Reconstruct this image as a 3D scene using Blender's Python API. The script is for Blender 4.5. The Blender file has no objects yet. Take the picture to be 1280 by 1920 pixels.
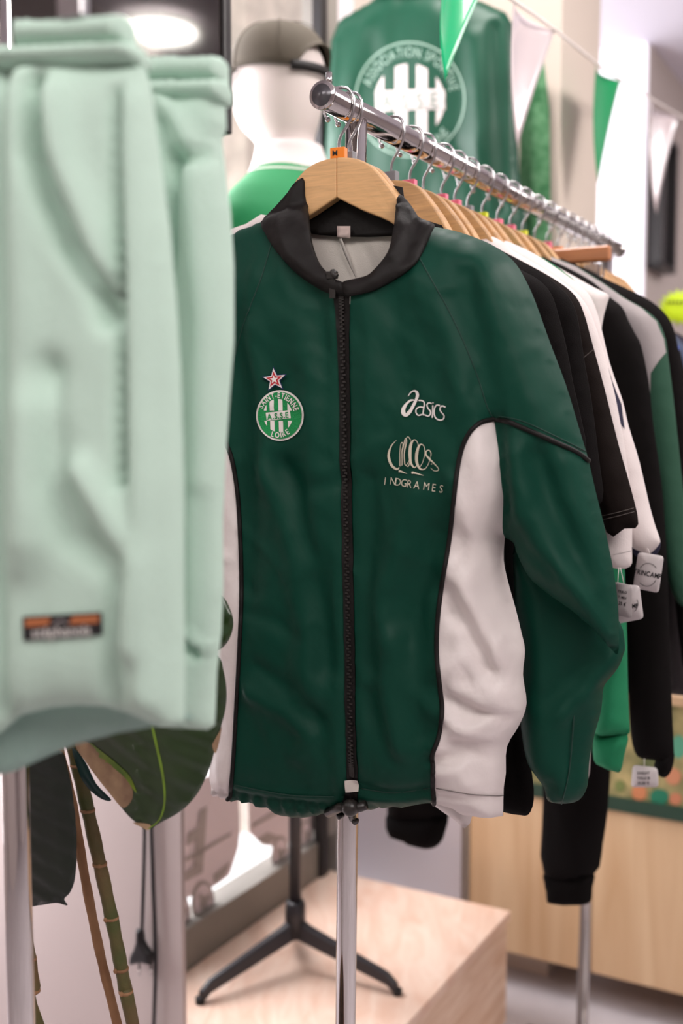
import bpy, bmesh, math, random
import numpy as np
from mathutils import Vector, Matrix, noise
from mathutils.geometry import delaunay_2d_cdt
random.seed(7)
S_ = bpy.context.scene; C = S_.collection
# ------------------------------------------------------------------ camera, world, lights
F = 2050.0; HC = 1.31; PITCH = math.atan(160/F)
cd = bpy.data.cameras.new('camera'); cam = bpy.data.objects.new('camera', cd); C.objects.link(cam)
cam.location = (0, 0, HC); cam.rotation_euler = (math.pi/2-PITCH, 0, 0)
cd.sensor_fit = 'HORIZONTAL'; cd.sensor_width = 24; cd.lens = F/1280*24; cd.clip_start = .05
cd.dof.use_dof = True; cd.dof.focus_distance = 1.24; cd.dof.aperture_fstop = 2.7
S_.camera = cam
w = bpy.data.worlds.new('world'); S_.world = w; w.use_nodes = True
bg = w.node_tree.nodes['Background']; bg.inputs[0].default_value = (1, .975, .985, 1); bg.inputs[1].default_value = 1.6
S_.view_settings.view_transform = 'Standard'; S_.view_settings.look = 'None'
S_.view_settings.gamma = 1; S_.view_settings.exposure = 0.2
def area(name, loc, target, size, power, col=(1, .95, .9)):
    l = bpy.data.lights.new(name, 'AREA'); l.shape = 'RECTANGLE'; l.size, l.size_y = size; l.energy = power; l.color = col
    o = bpy.data.objects.new(name, l); C.objects.link(o); o.location = loc
    o.rotation_euler = (Vector(target)-Vector(loc)).to_track_quat('-Z', 'Y').to_euler(); return o
area('fill_softlight', (.9, -.3, 2.64), (.4, 1.0, 1.0), (1.3, 1.3), 42, (1, .94, .9))  # unseen soft lamp added as the main light from the front
area('fill_softlight', (-.6, .1, 2.64), (-.2, 1.5, .8), (.9, .9), 16, (1, .96, .92))  # unseen lamp added to light the left wall and left front
area('fill_softlight', (1.35, 1.6, 2.64), (.4, 2.3, .4), (.8, .8), 40, (1, .94, .9))  # unseen lamp added to brighten the back and the counter
area('fill_softlight', (2.9, 4.0, 2.64), (2.6, 4.0, 0), (1.2, 1.2), 30, (1, .95, .95))  # unseen lamp added to brighten the far wall and ceiling
area('fill_spotlight', (.1, 2.0, 2.64), (.15, 2.25, 0), (.4, .4), 11, (1, .95, .92))  # unseen lamp added to brighten plinth, mannequin and lower back wall
area('window_daylight', (-.85, 2.37, 1.35), (.35, 2.62, .7), (1.0, 1.9), 60, (1, .97, 1))
# ------------------------------------------------------------------ frames
CU = Vector((.488, .873, 0)).normalized(); CV = Vector((CU.y, -CU.x, 0))      # along the rail / across it
RV = -.615; RZ = 1.67
def uv(u, v, z=0.): return CU*u + CV*v + Vector((0, 0, z))
def ray(px, py):
    d = Vector(((px-640)/F, -(py-960)/F, -1)); d.rotate(cam.rotation_euler); return d
O_ = Vector((0, 0, HC))
def at(px, py, Y):
    d = ray(px, py); return O_ + d*(Y/d.y)
class Plane:
    """vertical sheet: s runs to the right, n towards the viewer's side"""
    def __init__(self, org, S):
        self.o = Vector((org.x, org.y, 0)); self.S = Vector((S.x, S.y, 0)).normalized(); self.N = Vector((self.S.y, -self.S.x, 0))
    def sz(self, px, py, dep=0.):
        d = ray(px, py); t = (self.o+self.N*dep-O_).dot(self.N)/d.dot(self.N); p = O_+d*t
        return ((p-self.o).dot(self.S), p.z)
    def pts(self, L): return [self.sz(*p) for p in L]
    def P(self, s, z, d=0.): return self.o + self.S*s + self.N*d + Vector((0, 0, z))
def onf(pl, L, fld, it=9):
    """photo points -> sheet coordinates of the spot on the cloth surface"""
    P = np.array([pl.sz(*p) for p in L])
    for _ in range(it):
        d = fld(P); P = .45*P+.55*np.array([pl.sz(p[0], p[1], d[i]) for i, p in enumerate(L)])
    return [tuple(q) for q in P]
def railplane(u, yaw=0.):
    S = CV.copy(); S.rotate(Matrix.Rotation(yaw, 3, 'Z')); return Plane(uv(u, RV), S)
# ------------------------------------------------------------------ materials
def lin(c):
    return tuple(((x/255)/12.92 if x/255 <= .04045 else ((x/255+.055)/1.055)**2.4) for x in c)+(1,)
MATS = {}
def mat(name, rgb, rough=.6, metal=0., bump=0., bscale=400., sheen=0., emit=None, es=1., var=0., vscale=8., spec=.5, coat=0., trans=0., stretch=(1, 1, 1), rgb2=None, kind='noise'):
    if name in MATS: return MATS[name]
    m = bpy.data.materials.new(name); m.use_nodes = True; nt = m.node_tree; b = nt.nodes['Principled BSDF']
    b.inputs['Base Color'].default_value = lin(rgb); b.inputs['Roughness'].default_value = rough; b.inputs['Metallic'].default_value = metal
    b.inputs['Sheen Weight'].default_value = sheen; b.inputs['Specular IOR Level'].default_value = spec; b.inputs['Coat Weight'].default_value = coat
    b.inputs['Transmission Weight'].default_value = trans
    tc = nt.nodes.new('ShaderNodeTexCoord')
    if emit:
        b.inputs['Emission Color'].default_value = lin(emit); b.inputs['Emission Strength'].default_value = es
    if var or rgb2:
        mp = nt.nodes.new('ShaderNodeMapping'); mp.inputs['Scale'].default_value = stretch; nt.links.new(tc.outputs['Object'], mp.inputs[0])
        if kind == 'wood':
            n0 = nt.nodes.new('ShaderNodeTexNoise'); n0.inputs['Scale'].default_value = vscale; n0.inputs['Detail'].default_value = 6; n0.inputs['Distortion'].default_value = 1.2
        else:
            n0 = nt.nodes.new('ShaderNodeTexNoise'); n0.inputs['Scale'].default_value = vscale; n0.inputs['Detail'].default_value = 4
        nt.links.new(mp.outputs[0], n0.inputs['Vector'])
        r = nt.nodes.new('ShaderNodeValToRGB'); nt.links.new(n0.outputs['Fac'], r.inputs[0])
        r.color_ramp.elements[0].position = .32; r.color_ramp.elements[1].position = .68
        c2 = rgb2 or tuple(x*(1-var) for x in rgb)
        r.color_ramp.elements[0].color = lin(c2); r.color_ramp.elements[1].color = lin(rgb)
        nt.links.new(r.outputs[0], b.inputs['Base Color'])
    if bump:
        n = nt.nodes.new('ShaderNodeTexNoise'); n.inputs['Scale'].default_value = bscale; n.inputs['Detail'].default_value = 3
        nt.links.new(tc.outputs['Object'], n.inputs['Vector'])
        bp = nt.nodes.new('ShaderNodeBump'); bp.inputs['Strength'].default_value = bump; bp.inputs['Distance'].default_value = .004
        nt.links.new(n.outputs['Fac'], bp.inputs['Height']); nt.links.new(bp.outputs[0], b.inputs['Normal'])
    MATS[name] = m; return m
GREEN = mat('jacket_green_nylon', (11, 60, 47), .52, bump=.12, bscale=45, spec=.14)
WHITE = mat('white_nylon', (226, 216, 214), .5, bump=.3, bscale=50)
BLACK = mat('black_nylon', (20, 16, 15), .6, bump=.2, bscale=80, spec=.25)
LINING = mat('white_mesh_lining', (214, 206, 198), .8, bump=.2, bscale=900)
CHROME = mat('chrome', (205, 200, 198), .09, 1.)
DCHROME = mat('tube_cap', (90, 88, 92), .3, .6)
WIRE = mat('hook_steel', (190, 188, 190), .2, 1.)
WOODH = mat('hanger_wood', (214, 166, 112), .4, var=.16, vscale=14, stretch=(1, 1, 9), kind='wood', coat=.3)
WOODR = mat('red_beech_wood', (196, 128, 84), .4, var=.12, vscale=14, stretch=(1, 1, 9), kind='wood', coat=.3)
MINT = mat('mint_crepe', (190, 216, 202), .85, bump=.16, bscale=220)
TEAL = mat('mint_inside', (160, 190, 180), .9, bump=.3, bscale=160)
COT_B = mat('black_cotton', (15, 12, 12), .9, bump=.2, bscale=900, spec=.1)
COT_BR = mat('washed_black_cotton', (26, 20, 18), .9, bump=.2, bscale=900, spec=.1)
COT_W = mat('white_cotton', (218, 208, 206), .9, bump=.15, bscale=500)
COT_GR = mat('grey_cotton', (160, 152, 152), .9, bump=.15, bscale=500)
COT_G = mat('emerald_cotton', (8, 118, 76), .85, bump=.15, bscale=500)
COT_DG = mat('bottle_green_cotton', (22, 68, 48), .85, bump=.15, bscale=500)
NAVY = mat('navy_cotton', (28, 26, 52), .85)
BLUE = mat('royal_blue_cotton', (38, 62, 150), .8)
DENIM = mat('slate_blue_cotton', (60, 70, 92), .9)
OFFW = mat('thread_white', (226, 218, 214), .6)
CREAM = mat('thread_cream', (206, 196, 176), .7)
BGREEN = mat('badge_green', (0, 140, 72), .7, bump=.5, bscale=700)
RED = mat('badge_red', (186, 30, 44), .7); BLU = mat('badge_blue', (24, 32, 92), .7)
SILVER = mat('print_silver', (140, 166, 152), .6); PRINTW = mat('print_white', (186, 176, 174), .6)
JG = mat('shiny_green_jacket', (6, 60, 42), .42, bump=.1, bscale=60, spec=.3)
# ------------------------------------------------------------------ objects
def wloc(p):
    v = Vector((0, 0, 0))
    while p is not None: v = v+p.location; p = p.parent
    return v
def obj(name, verts, faces, m, parent=None, smooth=True, loc=None):
    me = bpy.data.meshes.new(name)
    off = wloc(parent) if parent is not None else Vector((0, 0, 0))
    base = Vector(loc) if loc is not None else None
    if base is None:
        if parent is None:
            a = np.array([tuple(v) for v in verts]); base = Vector((a[:, 0].mean(), a[:, 1].mean(), a[:, 2].min()))
        else: base = off
    me.from_pydata([tuple(Vector(v)-base) for v in verts], [], [list(f) for f in faces]); me.update()
    if smooth: me.polygons.foreach_set('use_smooth', [True]*len(me.polygons))
    o = bpy.data.objects.new(name, me); C.objects.link(o); me.materials.append(m)
    if parent is not None: o.parent = parent; o.location = base-off
    else: o.location = base
    return o
def tag(o, label=None, cat=None, group=None, kind=None):
    if label: o['label'] = label
    if cat: o['category'] = cat
    if group: o['group'] = group
    if kind: o['kind'] = kind
    return o
def thing(name, label, cat, loc, group=None):
    o = bpy.data.objects.new(name, None); C.objects.link(o); o.location = loc; o.empty_display_size = .05
    return tag(o, label, cat, group)
class MB:
    def __init__(self): self.v = []; self.f = []
    def add(self, v, f):
        n = len(self.v); self.v += [Vector(x) for x in v]; self.f += [[i+n for i in q] for q in f]; return self
    def box(self, c, ax, h):       # centre, 3 unit axes, half sizes
        c = Vector(c); v = []
        for i in (-1, 1):
            for j in (-1, 1):
                for k in (-1, 1): v.append(c+ax[0]*i*h[0]+ax[1]*j*h[1]+ax[2]*k*h[2])
        return self.add(v, [(0, 1, 3, 2), (4, 6, 7, 5), (0, 4, 5, 1), (2, 3, 7, 6), (0, 2, 6, 4), (1, 5, 7, 3)])
    def tube(self, pts, r, n=12, cap=True):
        pts = [Vector(p) for p in pts]; R = r if isinstance(r, (list, tuple)) else [r]*len(pts)
        rings = []; prev = None
        for i, p in enumerate(pts):
            t = (pts[min(i+1, len(pts)-1)]-pts[max(i-1, 0)]).normalized()
            if prev is None:
                a = Vector((0, 0, 1)) if abs(t.z) < .9 else Vector((1, 0, 0)); x = t.cross(a).normalized()
            else: x = (prev-t*prev.dot(t)).normalized()
            prev = x; y = t.cross(x)
            rings.append([p+(x*math.cos(2*math.pi*k/n)+y*math.sin(2*math.pi*k/n))*R[i] for k in range(n)])
        v = [q for g in rings for q in g]; f = []
        for i in range(len(pts)-1):
            for k in range(n): f.append((i*n+k, i*n+(k+1) % n, (i+1)*n+(k+1) % n, (i+1)*n+k))
        if cap: f.append(tuple(range(n-1, -1, -1))); f.append(tuple(range((len(pts)-1)*n, len(pts)*n)))
        return self.add(v, f)
    def ball(self, c, r, n=10, sc=(1, 1, 1)):
        v = []; f = []; c = Vector(c)
        for i in range(n+1):
            th = math.pi*i/n
            for k in range(2*n):
                ph = math.pi*k/n; v.append(c+Vector((math.sin(th)*math.cos(ph)*r*sc[0], math.sin(th)*math.sin(ph)*r*sc[1], math.cos(th)*r*sc[2])))
        for i in range(n):
            for k in range(2*n): f.append((i*2*n+k, (i+1)*2*n+k, (i+1)*2*n+(k+1) % (2*n), i*2*n+(k+1) % (2*n)))
        return self.add(v, f)
    def build(self, name, m, parent=None, smooth=True, bevel=0., loc=None):
        o = obj(name, self.v, self.f, m, parent, smooth, loc)
        if bevel:
            b = o.modifiers.new('bevel', 'BEVEL'); b.width = bevel; b.segments = 3; b.limit_method = 'ANGLE'; b.angle_limit = .6
        return o
def smoothline(P, n=6, closed=False):
    P = [Vector((p[0], p[1], p[2] if len(p) > 2 else 0)) for p in P]; out = []
    m = len(P)
    for i in range(m if closed else m-1):
        a = P[(i-1) % m] if (closed or i > 0) else P[i]; b = P[i]; c = P[(i+1) % m]; d = P[(i+2) % m] if (closed or i+2 < m) else c
        for k in range(n):
            t = k/n
            out.append(.5*((2*b)+(c-a)*t+(2*a-5*b+4*c-d)*t*t+(3*b-a-3*c+d)*t**3))
    if not closed: out.append(P[-1])
    return [(q.x, q.y) if len(P[0]) == 3 and abs(q.z) < 1e-12 else tuple(q) for q in out]
def resample(poly, h):
    out = []
    for i in range(len(poly)):
        a = np.array(poly[i][:2]); b = np.array(poly[(i+1) % len(poly)][:2]); L = np.linalg.norm(b-a); n = max(1, int(round(L/h)))
        for k in range(n): out.append(tuple(a+(b-a)*k/n))
    return out
def segdist(P, line, closed=False):
    P = np.asarray(P, float); d = np.full(len(P), 1e9); L = list(line)
    for i in range(len(L) if closed else len(L)-1):
        a = np.array(L[i][:2], float); b = np.array(L[(i+1) % len(L)][:2], float); ab = b-a; q = (ab**2).sum()
        if q < 1e-14: continue
        t = np.clip(((P-a)@ab)/q, 0, 1); d = np.minimum(d, np.hypot(*(P-(a+t[:, None]*ab)).T))
    return d
def inside(P, poly):
    P = np.asarray(P, float); x, y = P[:, 0], P[:, 1]; r = np.zeros(len(P), bool); n = len(poly)
    for i in range(n):
        x1, y1 = poly[i][:2]; x2, y2 = poly[(i+1) % n][:2]
        if y1 == y2: continue
        c = ((y1 > y) != (y2 > y)) & (x < (x2-x1)*(y-y1)/(y2-y1)+x1); r ^= c
    return r
def mesh2d(poly, h):
    b = resample(poly, h); bb = np.array(b); x0, y0 = bb.min(0); x1, y1 = bb.max(0)
    g = []
    nx = int((x1-x0)/h)+1; ny = int((y1-y0)/(h*.866))+1
    X, Y = np.meshgrid(np.arange(nx)*h+x0, np.arange(ny)*h*.866+y0); X = X+(np.arange(ny) % 2)[:, None]*h/2
    G = np.stack([X.ravel(), Y.ravel()], 1)
    if len(G):
        k = inside(G, b); G = G[k]
        if len(G): G = G[segdist(G, b, True) > h*.45]
    pts = [Vector(p) for p in b]+[Vector(p) for p in G]
    r = delaunay_2d_cdt(pts, [], [list(range(len(b)))], 1, 1e-7)
    V = np.array([tuple(v) for v in r[0]]); Fc = [tuple(f) for f in r[2]]
    out = []
    for f in Fc:
        p = V[list(f)]; ar = sum(p[i][0]*p[(i+1) % len(f)][1]-p[(i+1) % len(f)][0]*p[i][1] for i in range(len(f)))
        out.append(f if ar > 0 else f[::-1])
    on = segdist(V, b, True) < h*.02
    return V, out, on
def foldsum(P, folds):
    d = np.zeros(len(P))
    for (line, wd, amp) in folds:
        q = segdist(P, line)/wd; d += amp*np.exp(-q*q)
    return d
def nz(P, fx, fz, amp, seed):
    if amp < 0:      # creases: warped ridges
        out = []
        for p in P:
            wx = noise.noise((p[0]*9, p[1]*7, seed+5))*.06; q = noise.noise(((p[0]+wx)*fx+(p[1]+wx)*fz*.5, (p[1]-wx)*fz, seed)); out.append((1-min(1, abs(q)*3.2))**2)
        return -amp*np.array(out)
    return np.array([noise.noise((p[0]*fx, p[1]*fz, seed)) for p in P])*amp if amp else 0.
class Field:
    """front surface of a hanging cloth body over its sheet"""
    def __init__(self, outline, T, R, folds=(), noises=(), d0=0.): self.o = resample(outline, .02); self.T = T; self.R = R; self.f = list(folds); self.n = list(noises); self.d0 = d0
    def prof(self, P):
        q = np.clip(segdist(P, self.o, True)/self.R, 0, 1); q = np.where(inside(P, self.o), q, 0); return np.sqrt(np.clip(1-(1-q)**2, 0, 1))
    def __call__(self, P):
        P = np.asarray(P, float); e = self.prof(P); d = self.T*e
        w_ = np.clip(e*1.4, 0, 1)
        d = d+foldsum(P, self.f)*w_
        for (fx, fz, a, sd) in self.n: d = d+nz(P, fx, fz, a, sd)*w_
        return d+self.d0
def sheet(name, pl, poly, fld, m, parent=None, h=.007, eps=0., thick=0.):
    """open or slightly thick piece of cloth lying on a field"""
    V, Fc, on = mesh2d(poly, h); d = fld(V)+eps
    vs = [pl.P(V[i][0], V[i][1], d[i]) for i in range(len(V))]; fs = [f for f in Fc]
    if thick:
        n = len(vs); vs += [pl.P(V[i][0], V[i][1], d[i]-thick) for i in range(len(V))]; fs = fs+[tuple(i+n for i in f[::-1]) for f in Fc]; fs += rim(Fc, n)
    return obj(name, vs, fs, m, parent)
def rim(Fc, n):
    E = {}
    for f in Fc:
        for i in range(len(f)): E[(f[i], f[(i+1) % len(f)])] = 1
    return [(b, a, a+n, b+n) for (a, b) in E if (b, a) not in E]
def puff(name, pl, poly, m, parent=None, T=.03, R=.05, Tb=None, folds=(), noises=(), d0=0., h=.009, fld=None, loc=None):
    """closed puffed body: front by field, back mirrored; shares its rim"""
    fld = fld or Field(poly, T, R, folds, noises, 0.)
    V, Fc, on = mesh2d(poly, h); d = fld(V); Tb = T if Tb is None else Tb; e = fld.prof(V)
    n = len(V); vs = [pl.P(V[i][0], V[i][1], d0+d[i]+.001) for i in range(n)]+[pl.P(V[i][0], V[i][1], d0-Tb*e[i]-.001) for i in range(n)]
    fs = list(Fc)+[tuple(i+n for i in f[::-1]) for f in Fc]+rim(Fc, n)
    return obj(name, vs, fs, m, parent, loc=loc)
def decal(name, pl, polys_px, fld, m, parent, eps=.0012, h=.004):
    vs, fs = [], []
    for poly in polys_px:
        V, Fc, on = mesh2d(onf(pl, poly, fld), h); d = fld(V)+eps; n = len(vs)
        vs += [pl.P(V[i][0], V[i][1], d[i]) for i in range(len(V))]; fs += [tuple(i+n for i in f) for f in Fc]
    return obj(name, vs, fs, m, parent)
def strokepoly(line, wd):
    """ribbon outline round a px line; wd number or list"""
    L = [Vector(p[:2]) for p in line]; n = len(L); W = wd if isinstance(wd, (list, tuple)) else [wd]*n
    if len(W) != n: W = list(np.interp(np.linspace(0, 1, n), np.linspace(0, 1, len(W)), W))
    a, b = [], []
    for i in range(n):
        t = (L[min(i+1, n-1)]-L[max(i-1, 0)]); t = t.normalized() if t.length else Vector((1, 0)); q = Vector((-t.y, t.x))*W[i]/2
        a.append(L[i]+q); b.append(L[i]-q)
    return a, b
def strokes(name, pl, lines, fld, m, parent, eps=.0014, th=0.):
    vs, fs = [], []
    for line, wd in lines:
        a, b = strokepoly(line, wd); n0 = len(vs); P = np.array(onf(pl, list(a)+list(b), fld)); d = fld(P)+eps
        vs += [pl.P(P[i][0], P[i][1], d[i]) for i in range(len(P))]; n = len(a)
        fs += [(n0+i, n0+n+i, n0+n+i+1, n0+i+1) for i in range(n-1)]
    return obj(name, vs, fs, m, parent)
def cord(name, pl, line_px, fld, m, parent, r=.0022, eps=.001):
    P = np.array(onf(pl, line_px, fld)); d = fld(P)+eps
    return MB().tube([pl.P(P[i][0], P[i][1], d[i]) for i in range(len(P))], r, 8).build(name, m, parent)
GLY = {}
def glyph(ch, off=0.):
    if (ch, off) in GLY: return GLY[(ch, off)]
    cu = bpy.data.curves.new('t', 'FONT'); cu.body = ch; cu.size = 1; cu.offset = off; cu.resolution_u = 3; o = bpy.data.objects.new('t', cu); C.objects.link(o)
    dg = bpy.context.evaluated_depsgraph_get(); me = o.evaluated_get(dg).to_mesh()
    v = [(p.co.x, p.co.y) for p in me.vertices]; f = [tuple(p.vertices) for p in me.polygons]
    bpy.data.objects.remove(o); bpy.data.curves.remove(cu); GLY[(ch, off)] = (v, f); return v, f
def text_px(s, place, size, off=.02, sx=1., gap=.12):
    """place(adv)->(origin, xdir, ydir) in px; adv in px from the middle"""
    ws = []
    for ch in s:
        v, f = glyph(ch, off) if ch != ' ' else ([(0, 0), (.25, 0)], [])
        xs = [a[0] for a in v]; ws.append((min(xs), max(xs)))
    tot = sum(b-a for a, b in ws)+gap*(len(s)-1); x = -tot/2; V, Fc = [], []
    for ch, (a, b) in zip(s, ws):
        if ch != ' ':
            v, f = glyph(ch, off); mid = x+(b-a)/2; o, xd, yd = place(mid*size*sx); n = len(V)
            for (gx, gy) in v:
                dx = (gx-(a+b)/2)*size*sx; dy = gy*size; V.append((o[0]+xd[0]*dx+yd[0]*dy, o[1]+xd[1]*dx+yd[1]*dy))
            Fc += [tuple(i+n for i in q) for q in f]
        x += b-a+gap
    return V, Fc
def line_place(c, ang):
    xd = (math.cos(ang), math.sin(ang)); yd = (math.sin(ang), -math.cos(ang)); return lambda t: ((c[0]+xd[0]*t, c[1]+xd[1]*t), xd, yd)
def arc_place(c, rx, ry, a0, top=True):
    def f(t):
        a = a0+(t/rx if top else -t/rx)                      # angle clockwise from up (px y down)
        p = (c[0]+rx*math.sin(a), c[1]-ry*math.cos(a)); n = (math.sin(a), -math.cos(a)); tt = (math.cos(a), math.sin(a))
        return (p, tt, n) if top else (p, (-tt[0], -tt[1]), (-n[0], -n[1]))
    return f
def lettering(name, pl, s, place, size, fld, m, parent, off=.02, sx=1., gap=.12, eps=.0018):
    V, Fc = text_px(s, place, size, off, sx, gap); P = np.array(onf(pl, V, fld)); d = fld(P)+eps
    return obj(name, [pl.P(P[i][0], P[i][1], d[i]) for i in range(len(P))], [q[::-1] for q in Fc], m, parent, smooth=False)
def ell(c, rx, ry, n=40, a0=0, a1=2*math.pi):
    return [(c[0]+rx*math.cos(a0+(a1-a0)*i/n), c[1]+ry*math.sin(a0+(a1-a0)*i/n)) for i in range(n if abs(a1-a0-2*math.pi) < 1e-6 else n+1)]
def flat(P): return np.zeros(len(P))
# ------------------------------------------------------------------ setting
Z = Vector((0, 0, 1)); AX = (CU, CV, Z)
def ubox(u0, u1, v0, v1, z0, z1): return MB().box(uv((u0+u1)/2, (v0+v1)/2, (z0+z1)/2), AX, ((u1-u0)/2, (v1-v0)/2, (z1-z0)/2))
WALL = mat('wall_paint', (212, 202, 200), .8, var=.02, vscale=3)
WARM = mat('warm_wall_paint', (205, 192, 180), .8)
FLOORM = mat('floor_resin', (205, 198, 202), .45, var=.1, vscale=7)
ALU = mat('grey_aluminium', (138, 134, 128), .5, .2)
RUB = mat('black_rubber', (24, 22, 24), .6)
def struct(o): return tag(o, kind='structure')
fl_ = ubox(-1.6, 7, -1.2, 3, -.05, 0); fl_.box(uv(.02, -1.9, -.025), AX, (1.62, .7, .025))
struct(fl_.build('floor', FLOORM, smooth=False))
fl_ = ubox(-1.6, 7, -1.34, 3, 2.67, 2.75); fl_.box(uv(.02, -1.97, 2.71), AX, (1.62, .63, .04))
struct(fl_.build('ceiling', mat('ceiling_paint', (232, 228, 240), .9), smooth=False))
struct(ubox(2.44, 2.74, -1.34, -.80, 0, 2.67).build('wall_back', WARM, smooth=False))
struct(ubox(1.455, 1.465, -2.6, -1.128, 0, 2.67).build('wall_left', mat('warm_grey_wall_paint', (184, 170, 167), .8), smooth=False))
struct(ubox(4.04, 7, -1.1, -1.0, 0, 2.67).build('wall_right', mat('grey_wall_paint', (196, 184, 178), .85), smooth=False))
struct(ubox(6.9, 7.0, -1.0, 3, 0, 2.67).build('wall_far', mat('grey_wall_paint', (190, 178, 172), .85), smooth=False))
struct(ubox(-1.7, -1.6, -2.6, 3.1, 0, 2.67).build('wall_front', WALL, smooth=False))
struct(ubox(-1.6, 6.9, 3.0, 3.1, 0, 2.67).build('wall_side', WALL, smooth=False))
struct(ubox(-1.6, 1.455, -2.6, -2.5, 0, 2.67).build('wall_side_left', WALL, smooth=False))
w2 = struct(ubox(4.0, 4.04, -2.0, -1.004, .02, 2.665).build('wall_glow', mat('glowing_white_wall', (240, 238, 245), .6, emit=(250, 244, 255), es=.75), smooth=False))  # strongly lit white wall; its brightness is put in as emission
# shop window: frame, glass, stickers
wn = MB(); WV = -1.30
wn.box(uv(1.86, WV, .30), AX, (.385, .03, .032)); wn.box(uv(1.86, WV, .128), AX, (.385, .03, .14)); wn.box(uv(1.86, WV, 2.64), AX, (.385, .03, .03))
wn.box(uv(1.49, WV, 1.45), AX, (.015, .03, 1.2)); wn.box(uv(2.225, WV, 1.335), AX, (.03, .03, 1.33))
win = struct(wn.build('window_1', ALU, smooth=False))
ubox(2.16, 2.19, WV+.018, WV+.040, .25, 2.6).build('seal', RUB, win, smooth=False)
struct(ubox(2.428, 2.44, -1.33, -1.02, 0, .95).build('trim_2', mat('white_panel', (240, 236, 246), .5), smooth=False))
struct(ubox(2.255, 2.44, -1.35, -1.33, 0, 2.67).build('trim_1', mat('white_trim', (228, 222, 228), .6), smooth=False))
gm = bpy.data.materials.new('clear_glass'); gm.use_nodes = True; nt = gm.node_tree; nt.nodes.remove(nt.nodes['Principled BSDF'])
tb = nt.nodes.new('ShaderNodeBsdfTransparent'); gb = nt.nodes.new('ShaderNodeBsdfGlossy'); gb.inputs['Roughness'].default_value = .02; mx = nt.nodes.new('ShaderNodeMixShader'); mx.inputs[0].default_value = .04
nt.links.new(tb.outputs[0], mx.inputs[1]); nt.links.new(gb.outputs[0], mx.inputs[2]); nt.links.new(mx.outputs[0], nt.nodes['Material Output'].inputs[0])
ubox(1.50, 2.20, -1.307, -1.302, .34, 2.62).build('pane', gm, win, smooth=False)
tag(ubox(2.96, 3.44, -2.12, -2.0, -.05, 3.4).build('stone_pillar', mat('rough_stone', (196, 184, 172), .9, var=.14, vscale=14, bump=.5, bscale=30), smooth=False), 'rough beige stone pillar outside the shop window behind the capped mannequin', 'pillar')
# stickers on the glass (vinyl train frieze)
STK = mat('pale_pink_vinyl', (246, 232, 236), .7); STG = mat('grey_vinyl', (190, 180, 176), .7)
pw = Plane(uv(2, -1.297), -CU); pw.S = CU.copy(); pw.N = CV.copy()
def sticker(label, body, wheels, marks):
    root = thing('window_sticker', label, 'sticker', Vector(uv(*[2, -1.297]))+Vector((0, 0, .4)), 'train stickers along the window foot')
    f0 = lambda P: np.zeros(len(P))
    decal('wagon_body', pw, body, f0, STK, root, .001, .02)
    for (c, rx, ry) in wheels:
        wh = decal('wheel', pw, [ell(c, rx, ry, 28)], f0, STG, root, .002, .02)
        decal('wheel_rim', pw, [ell((c[0]+1, c[1]), rx*.82, ry*.82, 28)], f0, STK, wh, .003, .02)
        decal('hub', pw, [ell(c, rx*.34, ry*.34, 16), [(c[0]-rx*.6, c[1]-ry*.1), (c[0]-rx*.3, c[1]-ry*.5), (c[0]-rx*.2, c[1]-ry*.3)], [(c[0]+rx*.5, c[1]-ry*.5), (c[0]+rx*.6, c[1]-ry*.1), (c[0]+rx*.2, c[1]-ry*.2)], [(c[0]-rx*.3, c[1]+ry*.6), (c[0]+rx*.1, c[1]+ry*.65), (c[0], c[1]+ry*.4)]], f0, STG, wh, .004, .02)
    decal('printed_mark', pw, marks, f0, STG, root, .003, .02)
sticker('pale pink wagon sticker with grey letter, nearer the white wall edge',
        [[(335, 1470), (410, 1450), (446, 1462), (449, 1560), (446, 1590), (430, 1640), (415, 1652), (400, 1662), (335, 1690)]],
        [((379, 1692), 22, 42), ((338, 1718), 18, 42)],
        [[(372, 1520), (386, 1512), (378, 1735-100), (345, 1652), (345, 1635), (360, 1625), (365, 1575), (348, 1585), (350, 1562), (368, 1552)], [(345, 1608), (432, 1560), (430, 1567), (345, 1616)], [(398, 1640), (430, 1615), (420, 1640), (400, 1656)]])
sticker('pale pink train wagon sticker on the window behind the black tripod stand column',
        [[(464, 1470), (612, 1440), (614, 1530), (596, 1552), (545, 1580), (520, 1588), (490, 1584), (466, 1560)]],
        [((524, 1604), 17, 38), ((572, 1568), 13, 32)],
        [[(470, 1545), (560, 1495), (560, 1502), (470, 1552)], [(478, 1575), (500, 1560), (520, 1568), (500, 1583)]])
# plinth
PW = mat('plinth_pine', (236, 208, 186), .5, rgb2=(214, 178, 150), vscale=5, stretch=(1.2, 1.2, 14), kind='wood')
PW2 = mat('plinth_top_pine', (240, 214, 196), .45, rgb2=(226, 188, 166), vscale=6, kind='wood', stretch=(4, 1, 1))
pr = thing('display_plinth', 'low pale pine display box by the shop window under the black tripod', 'plinth', uv(1.8, -1.03, 0))
ubox(1.47, 2.203, -1.268, -.816, 0, .23).build('body', PW, pr, smooth=False)
ubox(1.466, 2.21, -1.269, -.810, .23, .25).build('top_board', PW2, pr, smooth=False, bevel=.002)
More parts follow.
